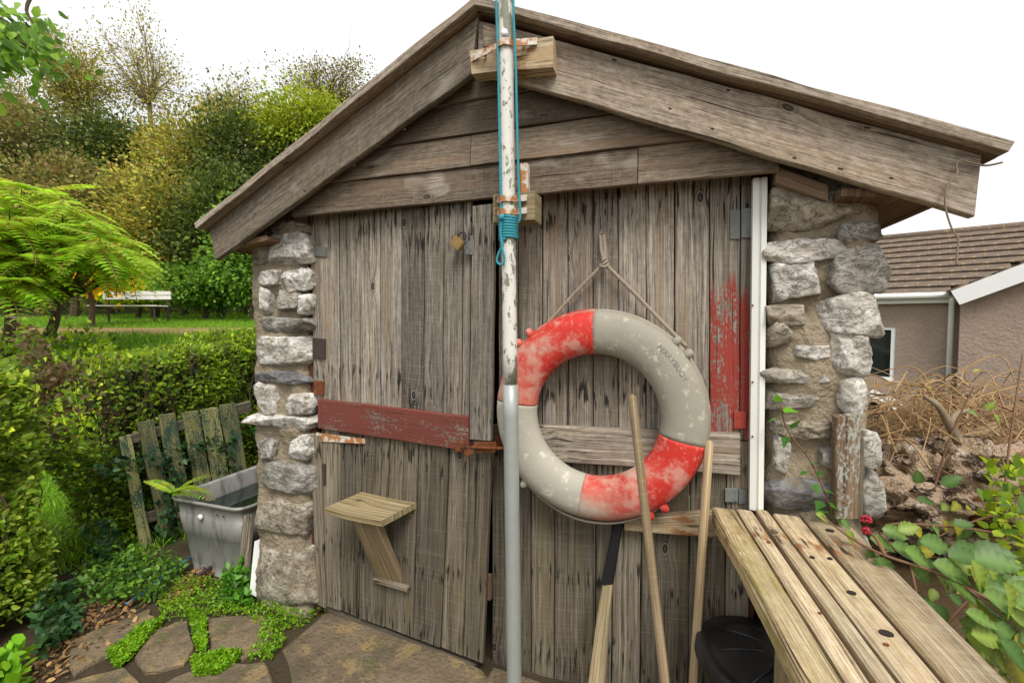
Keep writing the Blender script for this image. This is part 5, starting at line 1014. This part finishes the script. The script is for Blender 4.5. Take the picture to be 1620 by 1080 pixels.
# twig pile
bm = bmesh.new(); r_ = np.random.default_rng(5)
for i in range(520):
    x, y = (r_.uniform(1375, 1640), r_.uniform(612, 735)) if i < 430 else (r_.uniform(1420, 1680), r_.uniform(700, 900)); dp = r_.uniform(1.95, 2.6) if i < 430 else r_.uniform(1.75, 2.3); c = DP(x, y, dp); a = r_.uniform(0, math.pi); L_t = r_.uniform(.12, .42); el = r_.normal(.05, .32)
    d = V((math.cos(a), math.sin(a)*.7, el))*L_t*.5; b = V(r_.normal(0, .035, 3))+V((0, 0, r_.uniform(.0, .08))); tube(bm, smooth_path([c-d, c+b, c+d], 4), list(np.linspace(r_.uniform(.002, .0055), .0015, 9)), 4, False)
tag(bmobj('twig_pile', bm, M['straw'], None), 'tangle of dry brown twigs and stalks heaped behind the stump', 'twigs', kind='stuff')
bm = bmesh.new(); gr_ = 30; vv = {}
for i in range(gr_+1):
    for j in range(gr_+1):
        x, y = 1.36+1.5*i/gr_, 1.0+1.0*j/gr_; e_ = math.sin(math.pi*i/gr_)**.5*math.sin(math.pi*j/gr_)**.5; vv[i, j] = bm.verts.new((x, y, float(tz(x, y))-.06+e_*(.64+noise.fractal((x*4, y*4, 0), 1., 2., 4)*.13)))
for i in range(gr_):
    for j in range(gr_): bm.faces.new((vv[i, j], vv[i+1, j], vv[i+1, j+1], vv[i, j+1]))
tag(bmobj('compost_heap', bm, plain('dry_heap', (.20, .135, .08), .95, .4, 16, 1., bdist=.03, spots=[(30, .55, .65, (.07, .045, .03), .8)], spec=.1), None, True), 'brown heap of dead stalks and soil behind the stump', 'heap', kind='stuff')
# flower pot and black pot wedged by the stump
pt = DP(1548, 800, 1.72); bm = bmesh.new(); Rm = Matrix.Rotation(math.radians(18), 3, 'Y'); lathe(bm, pt+V((0, 0, -.07)), [(.035, 0), (.052, .085), (.058, .085), (.060, .112), (.052, .112), (.03, .02)], 24, Rm); tag(bmobj('flower_pot', bm, M['terracotta'], None, True), 'orange terracotta flower pot wedged beside the stump', 'flower pot')
pt = DP(1568, 764, 1.74); bm = bmesh.new(); bmesh.ops.create_icosphere(bm, subdivisions=3, radius=1)
for v in bm.verts: d = v.co.copy(); v.co = pt+V((d.x*.040, d.y*.03, d.z*.018+d.x*.012))*1.0
tag(bmobj('rubber_cap', bm, M['black'], None, True), 'small black rubber cap lying above the terracotta pot', 'cap')
# --- bramble
def bramble_leaf(name, col, seed, fold=.30):
    r_ = random.Random(seed); N = 11; top, bot, mid = [], [], []
    for i in range(N+1):
        t = i/N; w_ = .36*math.sin(math.pi*t**.80)**.85*(1-.25*t); ser = (.022 if i % 2 else -.012) if 0 < i < N else 0; z = -.20*t*t; mid.append((t, 0, z)); top.append((t+ser*.6, w_+ser, z+fold*w_+(.014 if i % 2 else -.012))); bot.append((t+ser*.6, -w_-ser, z+fold*w_+(.014 if i % 2 else -.012)))
    vs = mid+top+bot; fs = []; n1 = N+1; cs = []
    for i in range(N): fs += [(i, i+1, n1+i+1, n1+i), (i+1, i, 2*n1+i, 2*n1+i+1)]
    for i, v in enumerate(vs): f_ = 1.5 if i < n1 else (1.0 if i % 2 else .72)*r_.uniform(.85, 1.1); cs.append((col[0]*f_, col[1]*f_, col[2]*f_, 1))
    me = pymesh(name, vs, fs); ca = me.color_attributes.new('Col', 'FLOAT_COLOR', 'POINT'); ca.data.foreach_set('color', np.array(cs, np.float32).ravel()); me.materials.append(M['leaf']); me.polygons.foreach_set('use_smooth', [True]*len(me.polygons)); return me
BL = [bramble_leaf('bramble_leaf', c, i) for i, c in enumerate([(.060, .105, .03), (.082, .13, .036), (.042, .08, .022), (.115, .155, .034), (.17, .16, .028)])]
def bramble(label, stems, leaves, seed):
    r_ = random.Random(seed); t = thing('bramble', stems[0][0], label, 'bramble')
    for s_ in stems: bm = bmesh.new(); tube(bm, smooth_path(s_, 6), list(np.linspace(.0055, .0022, (len(s_)-1)*6+1)), 6, False); bmobj('stem', bm, M['redstem'], t, True)
    for (x, y, dp, L_l, az, el, k_) in leaves:
        c = DP(x, y, dp); a = math.radians(az); dcam = V(_R)*math.cos(a)*math.cos(el)+V((0, 0, 1))*(-math.sin(a))*1.0-V((FX, FY, 0))*(.35+r_.uniform(-.2, .3)); o = inst('leaf', BL[k_], t, c, dcam, L_l*.74); x_ = dcam.normalized(); z_ = (V((0, 0, .75))-V((FX, FY, 0))*.7+V((r_.uniform(-.4, .4), r_.uniform(-.3, .3), 0))); z_ = (z_-x_*z_.dot(x_)).normalized(); y_ = z_.cross(x_)
        o.rotation_quaternion = Matrix((x_, y_, z_)).transposed().to_quaternion()
    return t
# az: direction in the picture, degrees clockwise from right
sA = [DP(1680, 1010, .95), DP(1560, 945, 1.02), DP(1480, 905, 1.08), DP(1400, 878, 1.14), DP(1345, 850, 1.22), DP(1300, 815, 1.3)]
lvA = [(1290, 812, 1.32, .060, 25, 0, 3), (1330, 822, 1.28, .05, 40, 0, 0), (1338, 838, 1.27, .055, 65, 0, 3), (1372, 868, 1.2, .075, 80, 0, 2), (1386, 880, 1.17, .095, 65, 0, 0), (1375, 850, 1.2, .085, 20, 0, 1), (1395, 835, 1.2, .08, 15, 0, 1), (1410, 860, 1.15, .095, 25, 0, 0), (1420, 838, 1.15, .07, 340, 0, 3),
       (1430, 868, 1.12, .10, 30, 0, 1), (1455, 855, 1.12, .10, 10, 0, 0), (1440, 890, 1.12, .085, 45, 0, 0), (1475, 890, 1.08, .11, 20, 0, 1), (1478, 905, 1.08, .085, 55, 0, 3), (1500, 880, 1.08, .10, 350, 0, 2), (1500, 915, 1.05, .10, 40, 0, 1), (1480, 955, 1.05, .07, 70, 0, 2), (1475, 950, 1.05, .06, 160, 0, 2)]
bA = bramble('bramble with red berries arching over the far end of the plank table', [[*sA], [DP(1400, 878, 1.14), DP(1385, 850, 1.18), DP(1365, 835, 1.22)]], lvA, 1)
for x, y in ((1373, 821), (1370, 839), (1368, 820)):
    c = DP(x, y, 1.2); bm = bmesh.new(); r_ = random.Random(x+y)
    for i in range(22):
        v = V((r_.gauss(0, 1), r_.gauss(0, 1), r_.gauss(0, 1))).normalized()*.0075; bmesh.ops.create_icosphere(bm, subdivisions=1, radius=.0038, matrix=Matrix.Translation(c+v))
    bmobj('berry', bm, M['berry'], bA, True)['kind'] = 'stuff'
rb = random.Random(3); lvB = []
for i in range(84):
    t = rb.random(); x = 1500+t*150+rb.uniform(-25, 30); y = 905+t*130+rb.uniform(-60, 80); lvB.append((x, y, rb.uniform(.92, 1.15), rb.uniform(.06, .11), rb.uniform(-20, 90), 0, rb.choice([0, 1, 1, 2, 3, 4])))
bramble('leafy bramble thicket with large pale green leaves along the right of the table', [[DP(1470, 1110, 1.05), DP(1455, 1000, 1.06), DP(1450, 940, 1.08), DP(1440, 890, 1.12)], [DP(1700, 1080, .85), DP(1600, 985, .95), DP(1530, 930, 1.02)], [DP(1500, 1130, 1.0), DP(1490, 1010, 1.0), DP(1530, 950, 1.0)]], lvB, 2)
lvC = []
for i in range(44): lvC.append((rb.uniform(1440, 1650), rb.uniform(760, 950), rb.uniform(1.25, 1.6), rb.uniform(.05, .085), rb.uniform(0, 360), 0, rb.choice([2, 2, 0, 1, 3, 4])))
bramble('darker bramble growing around the foot of the stump', [[DP(1700, 870, 1.5), DP(1560, 840, 1.45), DP(1440, 828, 1.4), DP(1400, 830, 1.4)], [DP(1660, 800, 1.6), DP(1560, 818, 1.55), DP(1480, 850, 1.5)], [DP(1600, 950, 1.4), DP(1590, 780, 1.6), DP(1606, 640, 1.7), DP(1618, 560, 1.75)], [DP(1470, 800, 1.8), DP(1500, 700, 1.8), DP(1540, 612, 1.8)]], lvC+[(1545, 655, 1.8, .07, 200, 0, 1), (1560, 648, 1.8, .06, 300, 0, 3), (1572, 655, 1.8, .06, 60, 0, 3), (1540, 588, 1.8, .035, 330, 0, 4), (1466, 612, 1.85, .03, 20, 0, 4)], 3)
n = 1500; q = np.array([DP(x, y, d) for x, y, d in zip(rng.uniform(1560, 1760, n), rng.uniform(730, 1000, n), rng.uniform(1.3, 1.9, n))])
q = q[q[:, 2] > tz(q[:, 0], q[:, 1])]; tag(leaf_cloud('wild_greenery', q, np.tile((0, -.3, .8), (len(q), 1)), .035*rng.uniform(.6, 1.4, len(q)), colmix(len(q), MG+YG), M['leaf']), 'small leaved wild greenery to the right of the stump', 'greenery', kind='stuff')
# --- ivy strand on the right stone wall
iv = thing('ivy_strand', P(1300, 800, -.06), 'thin ivy strand climbing the front of the right stone wall', 'ivy'); IV = []
for c in ((.045, .12, .025), (.10, .26, .03)):
    me = pymesh('ivy_leaf', [(0, 0, 0), (.2, .45, .05), (.5, .25, .02), (1, 0, -.05), (.5, -.25, .02), (.2, -.45, .05)], [(0, 1, 2), (0, 2, 3), (0, 3, 4), (0, 4, 5)]); ca = me.color_attributes.new('Col', 'FLOAT_COLOR', 'POINT'); ca.data.foreach_set('color', np.array([(*c, 1)]*6, np.float32).ravel()); me.materials.append(M['leaf']); IV.append(me)
bm = bmesh.new(); ip = px_path([(1325, 830), (1305, 780), (1290, 745), (1275, 718), (1252, 690), (1240, 665), (1236, 640)], -.085, 5); tube(bm, ip, .0025, 5); bmobj('stem', bm, M['redstem'], iv, True)
for x, y, L_l, az, k_ in ((1232, 636, .035, 250, 1), (1238, 648, .045, 0, 1), (1232, 660, .04, 160, 1), (1252, 678, .045, 300, 0), (1245, 690, .04, 110, 0), (1272, 718, .025, 300, 0), (1280, 732, .03, 0, 0), (1276, 745, .03, 150, 0), (1290, 752, .035, 320, 0), (1287, 765, .035, 60, 0), (1303, 775, .03, 10, 0), (1300, 792, .04, 120, 0), (1312, 795, .04, 30, 0), (1310, 808, .045, 160, 0), (1320, 812, .045, 60, 0), (1328, 800, .035, 330, 0)):
    a = math.radians(az); inst('leaf', IV[k_], iv, P(x, y, -.092), (math.cos(a), -.35, -math.sin(a)), L_l, random.uniform(-.4, .4))
